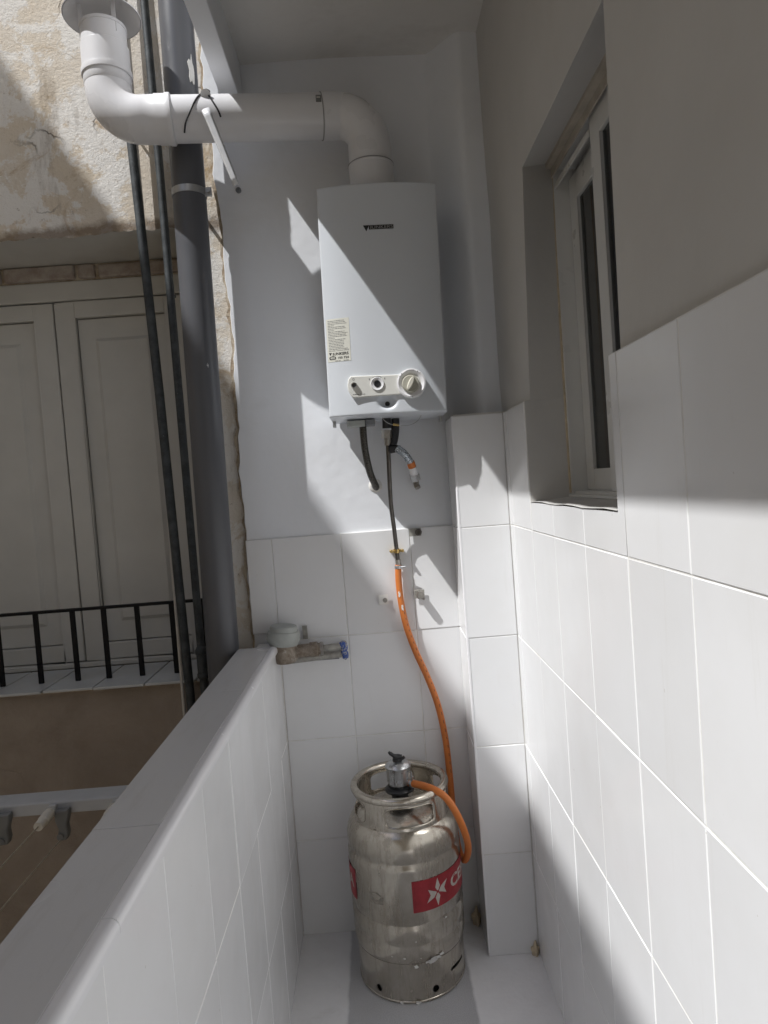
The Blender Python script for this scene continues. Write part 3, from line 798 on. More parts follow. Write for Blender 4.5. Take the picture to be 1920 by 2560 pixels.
for a_, b_ in ((.018, .008), (.027, .005), (.040, .003), (.044, .009)):
    m.add([hsurf(su0+a_, sw0+.0014, .0008), hsurf(su0+a_+b_, sw0+.0014, .0008), hsurf(su0+a_+b_, sw0+.0028, .0008), hsurf(su0+a_, sw0+.0028, .0008)], [(0,1,2,3)])
m.build('small_print', 'print_grey', stk, sharp=0, fix=False)

# ------------------------------------------------------------------ connections under the heater
zb = HCZ-HH/2
tb = thing('terminal_box', 'grey plastic terminal box under the white heater', 'box', (-.005, 1.90, zb-.02))
MB().box((-.052, 1.865, zb-.0175), (-.003, 1.925, zb-.0025)).build('housing', 'meter_grey', tb, bevel=.002)
MB().box((-.001, 1.862, zb-.0165), (.024, 1.925, zb-.0025)).build('cover', 'pulley_grey', tb, bevel=.002)
p0, p1, p2, p3 = at(783, 905, 'Y', 1.91), at(789, 975, 'Y', 1.925), at(799, 1020, 'Y', 1.95), at(811, 1049, 'Y', 1.995)
fh = thing('braided_supply_hose', 'dark braided hose entering the plaster wall below the heater', 'hose', p3)
MB().tube([p0, at(785, 940, 'Y', 1.913), p1, p2, p3, p3+Vector((.003, .03, -.008))], .0098, 12, smooth=6).build('hose', 'braid_dark', fh)
MB().lathe([(.012, -.0), (.012, .012), (.0085, .016)], (p0.x, p0.y, p0.z-.014), 'Z', 6).build('nut', 'pulley_grey', fh)
MB().lathe([(.0205+.002*math.sin(0), .0), (.016, -.004), (.0115, -.005)], (p3.x, YB+.004, p3.z), 'Y', 20).build('plaster_collar', 'plaster_chip', fh)

c0 = at(838, 900, 'Y', 1.90)
gp = thing('gas_feed_pipe', 'thin dark gas pipe running down the wall to the orange hose', 'pipe', at(860, 1215, 'Y', 1.985))
q = [at(836, 905, 'Y', 1.90), at(836, 925, 'Y', 1.905)]
MB().tube([q[0]+Vector((0, 0, .03)), q[1]], .0125, 16).build('valve_body', 'black_plastic', gp)
MB().tube([at(836, 929, 'Y', 1.906), at(836, 946, 'Y', 1.908)], .0152, 6).build('nut', 'steel_fitting', gp)
MB().tube([at(837, 946, 'Y', 1.908), at(838, 962, 'Y', 1.910)], .0098, 12).build('olive', 'steel_fitting', gp)
gpath = [at(838, 960, 'Y', 1.910), at(840, 1000, 'Y', 1.918), at(842, 1050, 'Y', 1.935), at(845, 1095, 'Y', 1.955), at(851, 1140, 'Y', 1.972), at(857, 1190, 'Y', 1.982), at(859.5, 1216, 'Y', 1.984)]
MB().tube(gpath, .0062, 12, smooth=8).build('pipe', 'copper_dark', gp)
bc = at(857, 1190, 'Y', 1.984)
br_ = MB(); br_.box((bc.x-.021, 1.977, bc.z-.0035), (bc.x+.021, 2.000, bc.z+.0035))
bk = br_.build('wall_bracket', 'brass', gp, bevel=.003, seg=3)
for sx in (-1, 1): MB().lathe([(.0042, 0), (.0042, -.003), (.002, -.0045), (0, -.0045)], (bc.x+sx*.0165, 1.9775, bc.z), 'Y', 14).build('screw', 'brass', bk)
MB().lathe([(.0085, -.006), (.0092, 0), (.0085, .006)], (bc.x, 1.984, bc.z), 'Z', 18).build('pipe_clip', 'brass', bk)
HEND = at(859.5, 1212, 'Y', 1.984)
MB().tube([HEND+Vector((0, 0, .004)), HEND-Vector((-.001, 0, .012))], .0082, 14).build('hose_tail', 'steel_fitting', gp)

# orange hose
hp = [at(860, 1220, 'Y', 1.984), at(861.5, 1260, 'Y', 1.984), at(868, 1310, 'Y', 1.984), at(880, 1360, 'Y', 1.982), at(900, 1412, 'Y', 1.980), at(922, 1460, 'Y', 1.978), at(945, 1520, 'Y', 1.975),
      at(961, 1590, 'Y', 1.972), at(970, 1660, 'Y', 1.970), at(976.5, 1730, 'Y', 1.962), at(982, 1785, 'Y', 1.948), at(989, 1826, 'Y', 1.922), at(997, 1851, 'Y', 1.885), at(1005, 1857, 'Y', 1.845),
      at(1011, 1840, 'Y', 1.805), at(1009, 1815, 'Y', 1.775), at(998, 1783, 'Y', 1.752), at(982, 1750, 'Y', 1.739), at(962, 1722, 'Y', 1.738), at(938, 1706, 'Y', 1.750), at(912, 1697, 'Y', 1.785), at(885, 1691, 'Y', 1.824)]
oh = thing('orange_gas_hose', 'orange rubber gas hose looping from wall pipe to bottle regulator', 'hose', hp[13])
hb = MB().tube(hp, .0093, 14, smooth=8); hob = hb.build('hose', 'hose_orange', oh)
def clampring(p, d, r, name, parent):
    d = d.normalized()
    MB().tube([p-d*.0045, p+d*.0045], r, 18).build(name, 'zinc', parent, bevel=.0006, seg=1)
d0 = hp[1]-hp[0]
clampring(hp[0]+d0*.12, d0, .0106, 'hose_clamp', oh)
MB().tube([hp[0]+d0*.12+Vector((.007, -.006, 0)), hp[0]+d0*.12+Vector((.021, -.010, .001))], .0022, 8).build('clamp_screw', 'zinc', oh)
d1 = hp[-2]-hp[-1]
clampring(hp[-1]+d1*.22, d1, .0106, 'hose_clamp', oh)
MB().tube([hp[-1]+d1*.22+Vector((-.002, -.004, .006)), hp[-1]+d1*.22+Vector((.002, -.006, .022))], .0028, 8).build('clamp_screw', 'zinc', oh)
for t_, lat in ((at(864, 1283, 'Y', 1.9755), .5), (at(871, 1313, 'Y', 1.974), .4)):       # plaster splashes stuck to the hose
    m = MB()
    for k in range(16):
        a = 2*math.pi*k/16; rr = random.uniform(.35, 1.15)
        m.v.append(t_+Vector((.0034*rr*math.cos(a)-.0022, -.0002, .0100*rr*math.sin(a))))
    m.f = [tuple(range(16))]
    mm = m.build('plaster_splash', 'plaster_chip', oh, sharp=0, solid=.002)
# faint lettering dashes along the hose
hpc = catmull([Vector(p) for p in hp], 8)
m = MB(); random.seed(4)
for i in range(18, 66, 2):
    p, nx = hpc[i], hpc[i+1]; d = (nx-p).normalized(); view = (Vector((0, 0, ZC))-p).normalized()
    s_ = d.cross(view).normalized(); nrm = s_.cross(d).normalized()
    if nrm.dot(view) < 0: nrm = -nrm
    dirv = (nrm*math.cos(.5)+s_*math.sin(.5)*(1 if s_.x > 0 else -1)); c_ = p+dirv*.0095; tn = d.cross(dirv).normalized()
    L = (nx-p).length*random.uniform(.5, .9)
    m.add([c_-tn*.0008, c_+tn*.0008, c_+tn*.0008+d*L, c_-tn*.0008+d*L], [(0,1,2,3)])
m.build('hose_print', 'print_black', hob, sharp=0, fix=False)

# hot water outlet: black elbow pipe, bright braided hose, angle valve
wo_ = thing('hot_water_connector', 'black outlet pipe with a bright braided hose to the wall valve', 'hose', at(897, 1045, 'Y', 1.97))
b0 = at(855, 897, 'Y', 1.915)
MB().tube([b0+Vector((0, 0, .02)), at(854, 925, 'Y', 1.915), at(851, 950, 'Y', 1.914), at(846, 966, 'Y', 1.908)], .0112, 14, smooth=5).build('pipe', 'black_rubber', wo_)
MB().tube([at(841, 972, 'Y', 1.902), at(858, 969, 'Y', 1.900), at(862, 973, 'Y', 1.898)], .0105, 14, smooth=4).build('elbow', 'black_rubber', wo_)
MB().tube([at(856, 968, 'Y', 1.898), at(872, 979, 'Y', 1.898), at(884, 995, 'Y', 1.905), at(890, 1008, 'Y', 1.912)], .0105, 16, smooth=6).build('hose', 'braid', wo_)
MB().tube([at(886.5, 998, 'Y', 1.907), at(890.5, 1009, 'Y', 1.913)], .0114, 16).build('red_band', 'hose_orange', wo_)
MB().tube([at(890.5, 1009, 'Y', 1.913), at(895, 1027, 'Y', 1.925)], .0110, 16).build('sleeve', 'trim_white', wo_)
MB().tube([at(895, 1024, 'Y', 1.923), at(897.5, 1036, 'Y', 1.932)], .0145, 6).build('nut', 'chrome', wo_)
MB().tube([at(897.5, 1036, 'Y', 1.932), at(899, 1044, 'Y', 1.95), at(900, 1050, 'Y', 2.005)], .0080, 12).build('valve', 'steel_fitting', wo_)
MB().tube([at(899, 1046, 'Y', 1.945), at(903, 1054, 'Y', 1.938)], .0085, 6).build('valve_cap', 'steel_fitting', wo_)
# seal wire loop under the heater
sw_ = thing('seal_wire', 'thin looped seal wire hanging under the heater', 'wire', at(860, 914, 'Y', 1.88))
MB().tube([at(822, 895, 'Y', 1.86), at(830, 908, 'Y', 1.862), at(843, 916, 'Y', 1.865), at(862, 919, 'Y', 1.868), at(885, 918, 'Y', 1.868), at(902, 909, 'Y', 1.865), at(911, 895, 'Y', 1.86)], .0008, 6, smooth=6).build('wire', 'zinc', sw_)
MB().tube([at(849, 917, 'Y', 1.866), at(862, 918.5, 'Y', 1.866)], .0032, 10).build('seal_tag', 'brass', sw_)

# ------------------------------------------------------------------ wall fittings
def wallpt(x, y): return at(x, y, 'Y', YB-.010)
c = wallpt(896, 1149)
f1 = thing('capped_outlet_box', 'square cut-out with a dark capped pipe just under the plaster edge', 'fitting', c)
m = MB(); m.box((c.x-.017, YB-.0125, c.z-.012), (c.x+.018, YB-.0112, c.z+.010)); m.build('mortar', 'worn_lead', f1)
m = MB(); ring(m, YB-.0118, YB-.011, -1, 1, -1, 1, .1) if False else None
MB().lathe([(.0098, -.0115), (.0098, -.019), (.0068, -.020), (.0060, -.013), (0, -.0128)], (c.x+.010, YB, c.z-.001), 'Y', 20).build('pipe_end', 'copper_dark', f1)
c = wallpt(907, 1283)
f2 = thing('tap_fitting', 'hexagonal steel tap fitting on the tiles right of the orange hose', 'fitting', c)
MB().box((c.x-.016, YB-.0135, c.z-.012), (c.x+.013, YB-.0112, c.z+.013)).build('plate', 'worn_lead', f2, bevel=.002)
MB().tube([(c.x, YB-.012, c.z), (c.x+.001, YB-.036, c.z)], .0095, 16).build('stem', 'steel_fitting', f2)
MB().lathe([(.0125, -.018), (.0128, -.030), (.0105, -.033), (.0072, -.033), (.0064, -.029), (0, -.029)], (c.x, YB, c.z), 'Y', 6).build('hex_nut', 'steel_fitting', f2)
MB().tube([(c.x+.002, YB-.025, c.z-.008), (c.x+.012, YB-.026, c.z-.0135)], .004, 10).build('drain_screw', 'steel_fitting', f2)
c = wallpt(831, 1296)
f3 = thing('plugged_pipe_end', 'small plugged pipe in a square tile patch left of the hose', 'fitting', c)
MB().box((c.x-.017, YB-.0118, c.z-.013), (c.x+.011, YB-.0110, c.z+.016)).build('patch', 'grout', f3, bevel=.0004, seg=1)
MB().lathe([(.0066, -.0118), (.0066, -.017), (.0048, -.017), (.0046, -.0135), (0, -.0135)], (c.x+.001, YB, c.z), 'Y', 18).build('pipe_end', 'steel_fitting', f3)
MB().lathe([(.0036, -.0135), (.0030, -.016), (0, -.0162)], (c.x+.001, YB, c.z), 'Y', 12).build('plug', 'steel_fitting', f3)

# ------------------------------------------------------------------ water meter
ym = 1.945
mc = at(613, 1392, 'Y', ym)
wm = thing('water_meter', 'old brass water meter with a grey cap in the parapet corner', 'water meter', (mc.x, ym, .835))
cx_, cz_ = at(612, 1380, 'Y', ym).x, .893
tl = lambda p: Vector((p.x + (p.z-cz_)*.10, p.y + (p.z-cz_)*-.06, p.z - (p.x-cx_)*.10))
MB().lathe([(.040, -.010), (.0455, .0), (.0465, .012), (.0450, .022), (.0425, .029), (.0390, .030)], (cx_, ym, cz_), 'Z', 40).xf(tl).build('cap_ring', 'meter_grey', wm)
MB().lathe([(.0392, .0285), (.0385, .040), (.0355, .044), (.0, .0455)], (cx_, ym, cz_), 'Z', 40).xf(tl).build('lid', 'meter_grey', wm)
m = MB()
for k in range(26):
    a = 2*math.pi*k/26
    p = Vector((cx_+.0458*math.cos(a), ym+.0458*math.sin(a), cz_))
    m.tube([p+Vector((0, 0, .004)), p+Vector((-.0015*math.cos(a), -.0015*math.sin(a), .019))], .0014, 5)
rb_ = m.xf(tl).build('cap_ribs', 'meter_grey', wm); rb_['kind'] = 'stuff'
bz = .856
MB().lathe([(.0, -.024), (.028, -.024), (.036, -.014), (.038, .0), (.037, .026), (.040, .034)], (cx_+.002, ym, bz), 'Z', 32).build('body', 'old_brass', wm)
MB().tube([(cx_+.02, ym, bz+.004), (cx_+.075, ym, bz+.006)], .0185, 18).build('outlet', 'old_brass', wm)
MB().tube([(cx_+.073, ym, bz+.006), (cx_+.096, ym, bz+.007)], .0215, 8).build('union_nut', 'old_brass', wm, bevel=.0015)
MB().tube([(cx_+.096, ym, bz+.007), (cx_+.103, ym, bz+.0075)], .0165, 16).build('union_tail', 'old_brass', wm)
MB().tube([(cx_+.103, ym, bz+.0075), (cx_+.111, ym, bz+.008)], .0190, 8).build('lock_nut', 'steel_fitting', wm, bevel=.001)
MB().tube([(cx_+.111, ym, bz+.008), (cx_+.135, ym, bz+.008), (cx_+.158, ym+.002, bz+.009)], [.0085, .0105, .009], 14).build('nipple', 'worn_lead', wm)
MB().tube([(cx_-.02, ym, bz), (cx_-.075, ym, bz+.004), (cx_-.13, ym, bz+.006)], .0105, 14).build('inlet', 'old_brass', wm)
lp = .834
MB().tube([(cx_+.01, 1.968, lp-.002), (cx_+.08, 1.970, lp+.001), (cx_+.158, 1.974, lp+.004)], .0115, 14).build('lower_pipe', 'worn_lead', wm)
for zz, yy_ in ((bz+.006, ym+.003), (lp+.000, 1.974)):
    MB().tube([(cx_+.158, yy_, zz+.009), (cx_+.166, yy_-.002, zz+.008), (cx_+.170, yy_, zz-.002), (cx_+.165, yy_, zz-.012)], [.006, .0098, .0098, .007], 12, smooth=3).build('blue_valve', 'blue_paint', wm)
    MB().tube([(cx_+.167, yy_, zz-.002), (cx_+.167, 2.0, zz-.002)], .0085, 12).build('wall_stub', 'worn_lead', wm)
MB().box((cx_-.01, YB-.0122, lp-.0165), (cx_+.150, YB-.0112, lp-.0125)).build('chased_slot', 'pulley_grey', wm)
MB().box((cx_+.05, YB-.0123, .883), (cx_+.064, YB-.0112, .922)).build('chased_notch', 'worn_lead', wm)

# ------------------------------------------------------------------ flue
FR = .055
YFR, YFL, ZFR, ZFL = 1.872, 1.800, 2.292, 2.276
XH, XV = .0635, -.585
fu = thing('flue_duct', 'white flue duct leaving the heater and turning up to an outdoor cowl', 'flue', (XH, YFR, 2.065))
def elbow_path(c, a, b, R, n=14):
    """quarter bend round c from unit a to unit b"""
    return [c + (a*math.cos(t)+b*math.sin(t))*R for t in [math.pi/2*i/n for i in range(n+1)]]
RB = .082
dirH = Vector((XV+RB-(XH-RB), YFL-YFR, ZFL-ZFR)).normalized()
pR = Vector((XH-RB, YFR, ZFR)); pL = Vector((XV+RB, YFL, ZFL))
MB().lathe([(.0585, 2.060-2.06), (.0585, .088), (.0600, .090), (.0600, .094), (.0575, .0945)], (XH, YFR, 2.062), 'Z', 48).build('collar', 'flue_white', fu)
MB().lathe([(.0606, .0925), (.0606, .0955), (.0560, .0957)], (XH, YFR, 2.062), 'Z', 48).build('collar_seal', 'flue_seal', fu)
e = [Vector((XH, YFR, 2.152))] + elbow_path(Vector((XH-RB, YFR, ZFR-RB)), Vector((1,0,0)), Vector((0,0,1)), RB)
MB().tube(e, [.0565]*2+[FR+.0008]*(len(e)-2), 40, caps=False).build('bend', 'flue_white', fu)
so1 = pR + dirH*.038
MB().tube([pR-dirH*.002, so1-dirH*.002, so1], [.0578, .0582, .0560], 40, caps=False).build('socket', 'flue_white', fu)
MB().tube([so1, so1+dirH*.0022], .0572, 40, caps=True).build('socket_seal', 'flue_seal', fu)
so2 = pL - dirH*.074
MB().tube([so1+dirH*.001, so2+dirH*.004], FR, 48, caps=False).build('straight_duct', 'flue_white', fu)
MB().tube([so2+dirH*.0, so2+dirH*.003, so2+dirH*.014, so2+dirH*.017, so2+dirH*.040, so2+dirH*.043, pL+dirH*.0], [.0555, .0605, .0605, .0585, .0585, .0568, .0562], 48, caps=False).build('socket', 'flue_white', fu)
e = elbow_path(Vector((XV+RB, YFL, ZFL+RB)), Vector((0,0,-1)), Vector((-1,0,0)), RB)
MB().tube([pL-dirH*.030, pL-dirH*.012]+e[1:]+[Vector((XV, YFL, ZFL+RB+.008))], [.0558, .0560]+[.0562]*15, 48, caps=False).build('bend', 'flue_white', fu)
def zf(x, y): return at(x, y, 'Y', YFL-FR).z
z1 = ZFL+RB+.004
MB().lathe([(.0562, z1), (.0575, z1+.002), (.0575, z1+.022), (.0612, z1+.0235), (.0618, z1+.030), (.0612, z1+.0365), (.0582, z1+.038), (.0582, z1+.095), (.0568, z1+.0965)], (XV, YFL, 0), 'Z', 48).build('riser_socket', 'flue_white', fu)
ZTOP = z1+.146
MB().lathe([(.0550, z1+.09), (.0550, ZTOP-.008), (.0565, ZTOP-.007), (.0565, ZTOP), (.0535, ZTOP), (.0530, z1+.09)], (XV, YFL, 0), 'Z', 48).build('riser', 'flue_white', fu)
cw_ = MB().lathe([(.093, .0), (.094, .002), (.060, .030), (.0, .044), (.0, .041), (.058, .027), (.091, .0005)], (XV, YFL, ZTOP+.024), 'Z', 56).build('cowl', 'flue_white', fu)
for a in (80, 200, 320):
    p = Vector((XV+.0515*math.cos(R_(a)), YFL+.0515*math.sin(R_(a)), ZTOP-.03))
    MB().box((p.x-.005, p.y-.0015, p.z), (p.x+.005, p.y+.0015, ZTOP+.050)).build('cowl_strut', 'flue_white', cw_)
pb = at(252*SS/SS, 219, 'Y', YFL-.052)
MB().lathe([(.0026, .002), (.0026, -.002), (.0012, -.0024), (.0010, -.001), (0, -.001)], pb, 'Y', 14).build('rivet', 'zinc', fu)
def ductpatch(name, mat, x0, x1, a0, a1, off, parent=fu):
    m = MB()
    def fn(a, bb):
        s_ = (x0+(x1-x0)*a - so1.x)/dirH.x; c_ = so1+dirH*s_; t = R_(a0+(a1-a0)*bb)
        return c_+Vector((0, -math.cos(t), math.sin(t)))*(FR+off)
    m.grid(fn, 2, 8); return m.build(name, mat, parent, sharp=0, fix=False)
dl = ductpatch('rating_label', 'print_grey', -.066, -.052, 8, 34, .0005)
ductpatch('label_panel', 'sticker_cream', -.064, -.055, 21, 26, .0009, dl)

# cable tie, clear strap, wall screw
kn = at(440, 208, 'Y', 1.765)
ct = thing('cable_tie', 'black cord tied round the white flue duct', 'cord', kn)
s0 = (kn.x - so1.x)/dirH.x; c0_ = so1+dirH*s0
def onduct(dx, deg, off=.0022):
    t = R_(deg); return c0_+dirH*(-dx)+Vector((0, -math.cos(t), math.sin(t)))*(FR+off)
MB().tube([onduct(0, 62), onduct(-.012, 40), onduct(-.024, 15), onduct(-.038, -12), onduct(-.052, -36), onduct(-.060, -58)], .0022, 8, smooth=5).build('cord', 'black_rubber', ct)
MB().tube([onduct(0, 62), onduct(.010, 35), onduct(.022, 10), onduct(.032, -10), onduct(.036, -24)], .0022, 8, smooth=5).build('cord', 'black_rubber', ct)
MB().tube([onduct(-.006, 60, .004), onduct(.0, 66, .009), onduct(.008, 62, .006), onduct(.002, 56, .007), onduct(-.002, 70, .006), onduct(.010, 54, .005)], .0030, 8, smooth=4).build('knot', 'black_rubber', ct)
st_ = thing('plastic_strap', 'pale plastic strap hanging from the cord on the flue', 'strap', at(511, 400, 'Y', 1.752))
a_, b_ = at(444, 236, 'Y', 1.738), at(511, 400, 'Y', 1.752)
m = MB(); nn = 10; d = (b_-a_).normalized(); sdir = d.cross(Vector((0, 1, 0))).normalized()
for i in range(nn+1):
    c_ = a_+(b_-a_)*(i/nn); w = .0098-.003*(i/nn)
    for q, h in ((-1, 0), (-.55, .0035), (.55, .0035), (1, 0)): m.v.append(c_+sdir*w*q+Vector((0, -h, 0)))
for i in range(nn):
    for k in range(3): m.f.append((4*i+k, 4*i+k+1, 4*i+5+k, 4*i+4+k))
m.build('strap', 'clear_strap', st_, solid=.002)
MB().tube([onduct(.0, 56, .004), onduct(.002, 44, .004), onduct(.003, 35, .005)], [.0022, .005, .0125], 16).build('funnel_head', 'trim_white', st_)
sp_ = at(515, 411, 'Y', YB)
ws = MB().lathe([(.0078, .006), (.0078, -.003), (.0060, -.0045), (.0026, -.0045), (.0022, -.002), (0, -.002)], (sp_.x, YB, sp_.z), 'Y', 20).build('wall_screw', 'pulley_grey')
tag(ws, 'dark round screw head in the plaster by the strap end', 'screw')

# ------------------------------------------------------------------ downpipe and risers on the courtyard side
DPY = 1.912
def dpx(z): return -.4435+.0113*(z-.93)
dp = thing('downpipe', 'thick dark grey plastic downpipe at the end of the parapet', 'pipe', (dpx(-3), DPY, -3.2))
MB().tube([(dpx(z), DPY, z) for z in (-3.2, -1, .9, 1.6, 2.3, 2.8, 4.5, 6.2)], .0445, 48, caps=False).build('pipe', 'pvc_grey', dp)
zc_ = at(404, 404, 'Y', DPY-.045).z
cl = MB().lathe([(.0450, -.0095), (.0465, -.009), (.0465, .009), (.0450, .0095)], (dpx(zc_), DPY, zc_), 'Z', 48).build('clamp', 'zinc', dp)
MB().box((dpx(zc_)+.040, DPY-.010, zc_-.012), (dpx(zc_)+.062, DPY-.004, zc_+.012)).build('clamp_ear', 'zinc', cl, bevel=.001)
MB().tube([(dpx(zc_)+.054, DPY-.018, zc_), (dpx(zc_)+.054, DPY+.012, zc_)], .0055, 6).build('clamp_bolt', 'zinc', cl)
MB().tube([(dpx(zc_), DPY+.045, zc_), (dpx(zc_), YN+.01, zc_)], .005, 8).build('clamp_rod', 'zinc', cl)
m = MB(); random.seed(9)
for k in range(14):
    a = 2*math.pi*k/14; rr = random.uniform(.55, 1.1)
    t = R_(52+14*rr*math.cos(a)); m.v.append(Vector((dpx(2.45)+.0452*math.sin(t), DPY-.0452*math.cos(t), 2.44+.045*rr*math.sin(a))))
m.f = [tuple(range(14))]; m.build('filler_smear', 'plaster_chip', dp, sharp=0, solid=.003)

def vpipe(pts, r, name, mat, parent): return MB().tube(pts, r, 20, caps=False).build(name, mat, parent)
r1 = thing('iron_riser', 'dark iron riser pipe crossing the left part of the shutters', 'pipe', (-.566, 1.99, -3.2))
vpipe([(-.53, 1.990, -3.2), (-.566, 1.990, .70), (-.579, 1.990, 1.6), (-.596, 1.990, 2.32), (-.612, 1.990, 3.2), (-.64, 1.99, 6.2)], .0128, 'pipe', 'iron_pipe', r1)
for z in (2.36, -.3):
    MB().tube([(-.5965 if z > 1 else -.558, 1.975, z), (-.5965 if z > 1 else -.558, YN+.01, z)], .004, 8).build('pipe_nail', 'iron_pipe', r1)
    MB().lathe([(.0131, -.006), (.0145, -.005), (.0145, .005), (.0131, .006)], (-.597 if z > 1 else -.557, 1.99, z), 'Z', 20).build('clip', 'iron_pipe', r1)
r2 = thing('slim_iron_riser', 'slimmer iron riser with a coupling, close to the downpipe', 'pipe', (-.525, 1.992, -3.2))
vpipe([(-.52, 1.992, -3.2), (-.525, 1.992, .78), (-.5245, 1.992, 2.25), (-.527, 1.992, 2.7), (-.535, 1.992, 6.2)], .0112, 'pipe', 'iron_pipe', r2)
MB().lathe([(.0115, .745), (.0165, .752), (.0165, .762), (.0148, .764), (.0148, .818), (.0168, .820), (.0168, .832), (.0115, .842)], (-.5248, 1.992, .045), 'Z', 20).build('coupling', 'iron_pipe', r2)
MB().tube([(-.5248, 1.992, 1.9), (-.5248, YN+.01, 1.9)], .004, 8).build('pipe_nail', 'iron_pipe', r2)
r3 = thing('cable_conduit', 'thin pale cable conduit running beside the iron riser', 'conduit', (-.59, 2.012, -3.2))
vpipe([(-.60, 2.014, -3.2), (-.594, 2.012, .70), (-.588, 2.012, 1.6), (-.5885, 2.010, 2.32), (-.580, 2.012, 3.2), (-.57, 2.012, 6.2)], .0052, 'conduit', 'conduit', r3)
MB().tube([(-.588, 2.005, 1.75), (-.588, YN+.01, 1.75)], .003, 6).build('saddle', 'conduit', r3)

# ------------------------------------------------------------------ gas bottle
BX, BY = .0155, 1.836
gb = thing('gas_bottle', 'worn stainless steel gas bottle with red label standing on the floor', 'gas bottle', (BX, BY, 0))
def cyl(phi, r, z): return Vector((BX+r*math.sin(phi), BY-r*math.cos(phi), z))
body = [(.0, .030), (.10, .032), (.118, .060), (.1330, .092), (.1425, .1035), (.1458, .110), (.1485, .119), (.1490, .143), (.1472, .150), (.1472, .156), (.1492, .163), (.1498, .196), (.1462, .2025), (.1462, .207), (.1500, .2145),
        (.1502, .3400), (.1500, .352), (.1462, .359), (.1462, .363), (.1490, .371), (.1500, .382), (.1495, .396), (.1462, .411), (.1400, .424), (.1300, .4345), (.1260, .437), (.1235, .4385), (.110, .445), (.085, .452), (.05, .457), (.0, .459)]
MB().lathe(body, (BX, BY, 0), 'Z', 96).build('body', 'bottle_steel', gb, sharp=50)
def holed(name, r0, r1, p0, p1, z0, z1, hp_, hz, ha, hb_, hr, mat, solid=.003, nk=5):
    """cylinder panel p0..p1 with one rounded opening, ha/hb half sizes in metres"""
    rm_ = (r0+r1)/2
    m = MB(); N = 48; hole = []; out = []
    for i in range(N):
        a = 2*math.pi*i/N; ca, sa = math.cos(a), math.sin(a)
        ex = 2.0/ (2 + (0 if ha == hb_ else 3.5))
        x = math.copysign(abs(ca)**ex, ca)*ha; y = math.copysign(abs(sa)**ex, sa)*hb_
        hole.append((hp_+x/rm_, hz+y))
    for i, (u, v) in enumerate(hole):
        a = 2*math.pi*i/N; ca, sa = math.cos(a), math.sin(a)
        k = 1/max(abs(ca), abs(sa)); sq = (ca*k, sa*k)
        uu = hp_ + (sq[0]*(p1-hp_) if sq[0] > 0 else -sq[0]*(p0-hp_)); vv = hz + (sq[1]*(z1-hz) if sq[1] > 0 else -sq[1]*(z0-hz))
        out.append((uu, vv))
    for k in range(nk+1):
        t = k/nk
        for (u, v), (uu, vv) in zip(hole, out):
            pu, pv = u+(uu-u)*t, v+(vv-v)*t
            rr = r0+(r1-r0)*(pv-z0)/(z1-z0); m.v.append(cyl(pu, rr, pv))
    for k in range(nk):
        for i in range(N): j = (i+1) % N; m.f.append((k*N+i, k*N+j, (k+1)*N+j, (k+1)*N+i))
    return m
# handle guard: four openings under a rolled rim
m = MB(); off0 = R_(10.5)
for k in range(4):
    c_ = off0+k*math.pi/2
    q = holed('', .1265, .1225, c_-math.pi/4, c_+math.pi/4, .434, .510, c_,   .4695, .066, .0250, .01, '')
    m.add(q.v, q.f)
gd = m.build('handle_guard', 'bottle_steel', gb, solid=.0032, sharp=40)
m = MB(); tor = [(.1215+.0108*math.cos(a), .511+.0100*math.sin(a)) for a in [2*math.pi*i/14 for i in range(14)]]
m.lathe(tor, (BX, BY, 0), 'Z', 96, closed=True).build('rolled_rim', 'bottle_steel', gd, sharp=60)
for k in range(4):       # rolled lips of the openings
    c_ = off0+k*math.pi/2; path = []
    for i in range(41):
        a = 2*math.pi*i/40; ca, sa = math.cos(a), math.sin(a); ex = 2/5.5
        x = math.copysign(abs(ca)**ex, ca)*.066; y = math.copysign(abs(sa)**ex, sa)*.0250
        path.append(cyl(c_+x/.1245, .1262-.004*(.4695+y-.434)/.076+.0006, .4695+y))
    MB().tube(path, .0022, 6, caps=False).build('opening_lip', 'bottle_steel', gd)
# foot ring with drain holes and a slot
def cut(base, cutters):
    """mesh of base minus the cutters (temporary objects, removed again)"""
    tmp = []
    for mb in [base]+cutters:
        o = bpy.data.objects.new('tmp', mb.mesh('tmp', sharp=0)); COL.objects.link(o); tmp.append(o)
    for o in tmp[1:]:
        md = tmp[0].modifiers.new('cut', 'BOOLEAN'); md.object = o; md.operation = 'DIFFERENCE'; md.solver = 'EXACT'
    dg = bpy.context.evaluated_depsgraph_get(); dg.update()
    me = tmp[0].evaluated_get(dg).to_mesh()
    out = MB(); out.v = [v.co.copy() for v in me.vertices]; out.f = [tuple(p.vertices) for p in me.polygons]
    for o in tmp: bpy.data.objects.remove(o)
    return out
fr = MB().lathe([(.1410, .001), (.1425, .098), (.1438, .105), (.1420, .105), (.1394, .098), (.1378, .001)], (BX, BY, 0), 'Z', 120, closed=True)
cuts = [MB().tube([cyl(R_(p), .12, z), cyl(R_(p), .16, z)], r, 24) for p, z, r in ((-40, .027, .0090), (22.3, .028, .0094), (132, .028, .009), (225, .028, .009))]
sm = MB()
c0p, c1p = R_(43), R_(68)
for r_, z_ in ((.13, .0495), (.155, .0495), (.155, .0590), (.13, .0590)):
    for i in range(9): sm.v.append(cyl(c0p+(c1p-c0p)*i/8, r_, z_))
for k in range(4):
    for i in range(8): sm.f.append((k*9+i, k*9+i+1, ((k+1) % 4)*9+i+1, ((k+1) % 4)*9+i))
sm.f += [(0, 9, 18, 27), (8, 35, 26, 17)]
cut(fr, cuts+[sm]).build('foot_ring', 'bottle_steel', gb, sharp=35)
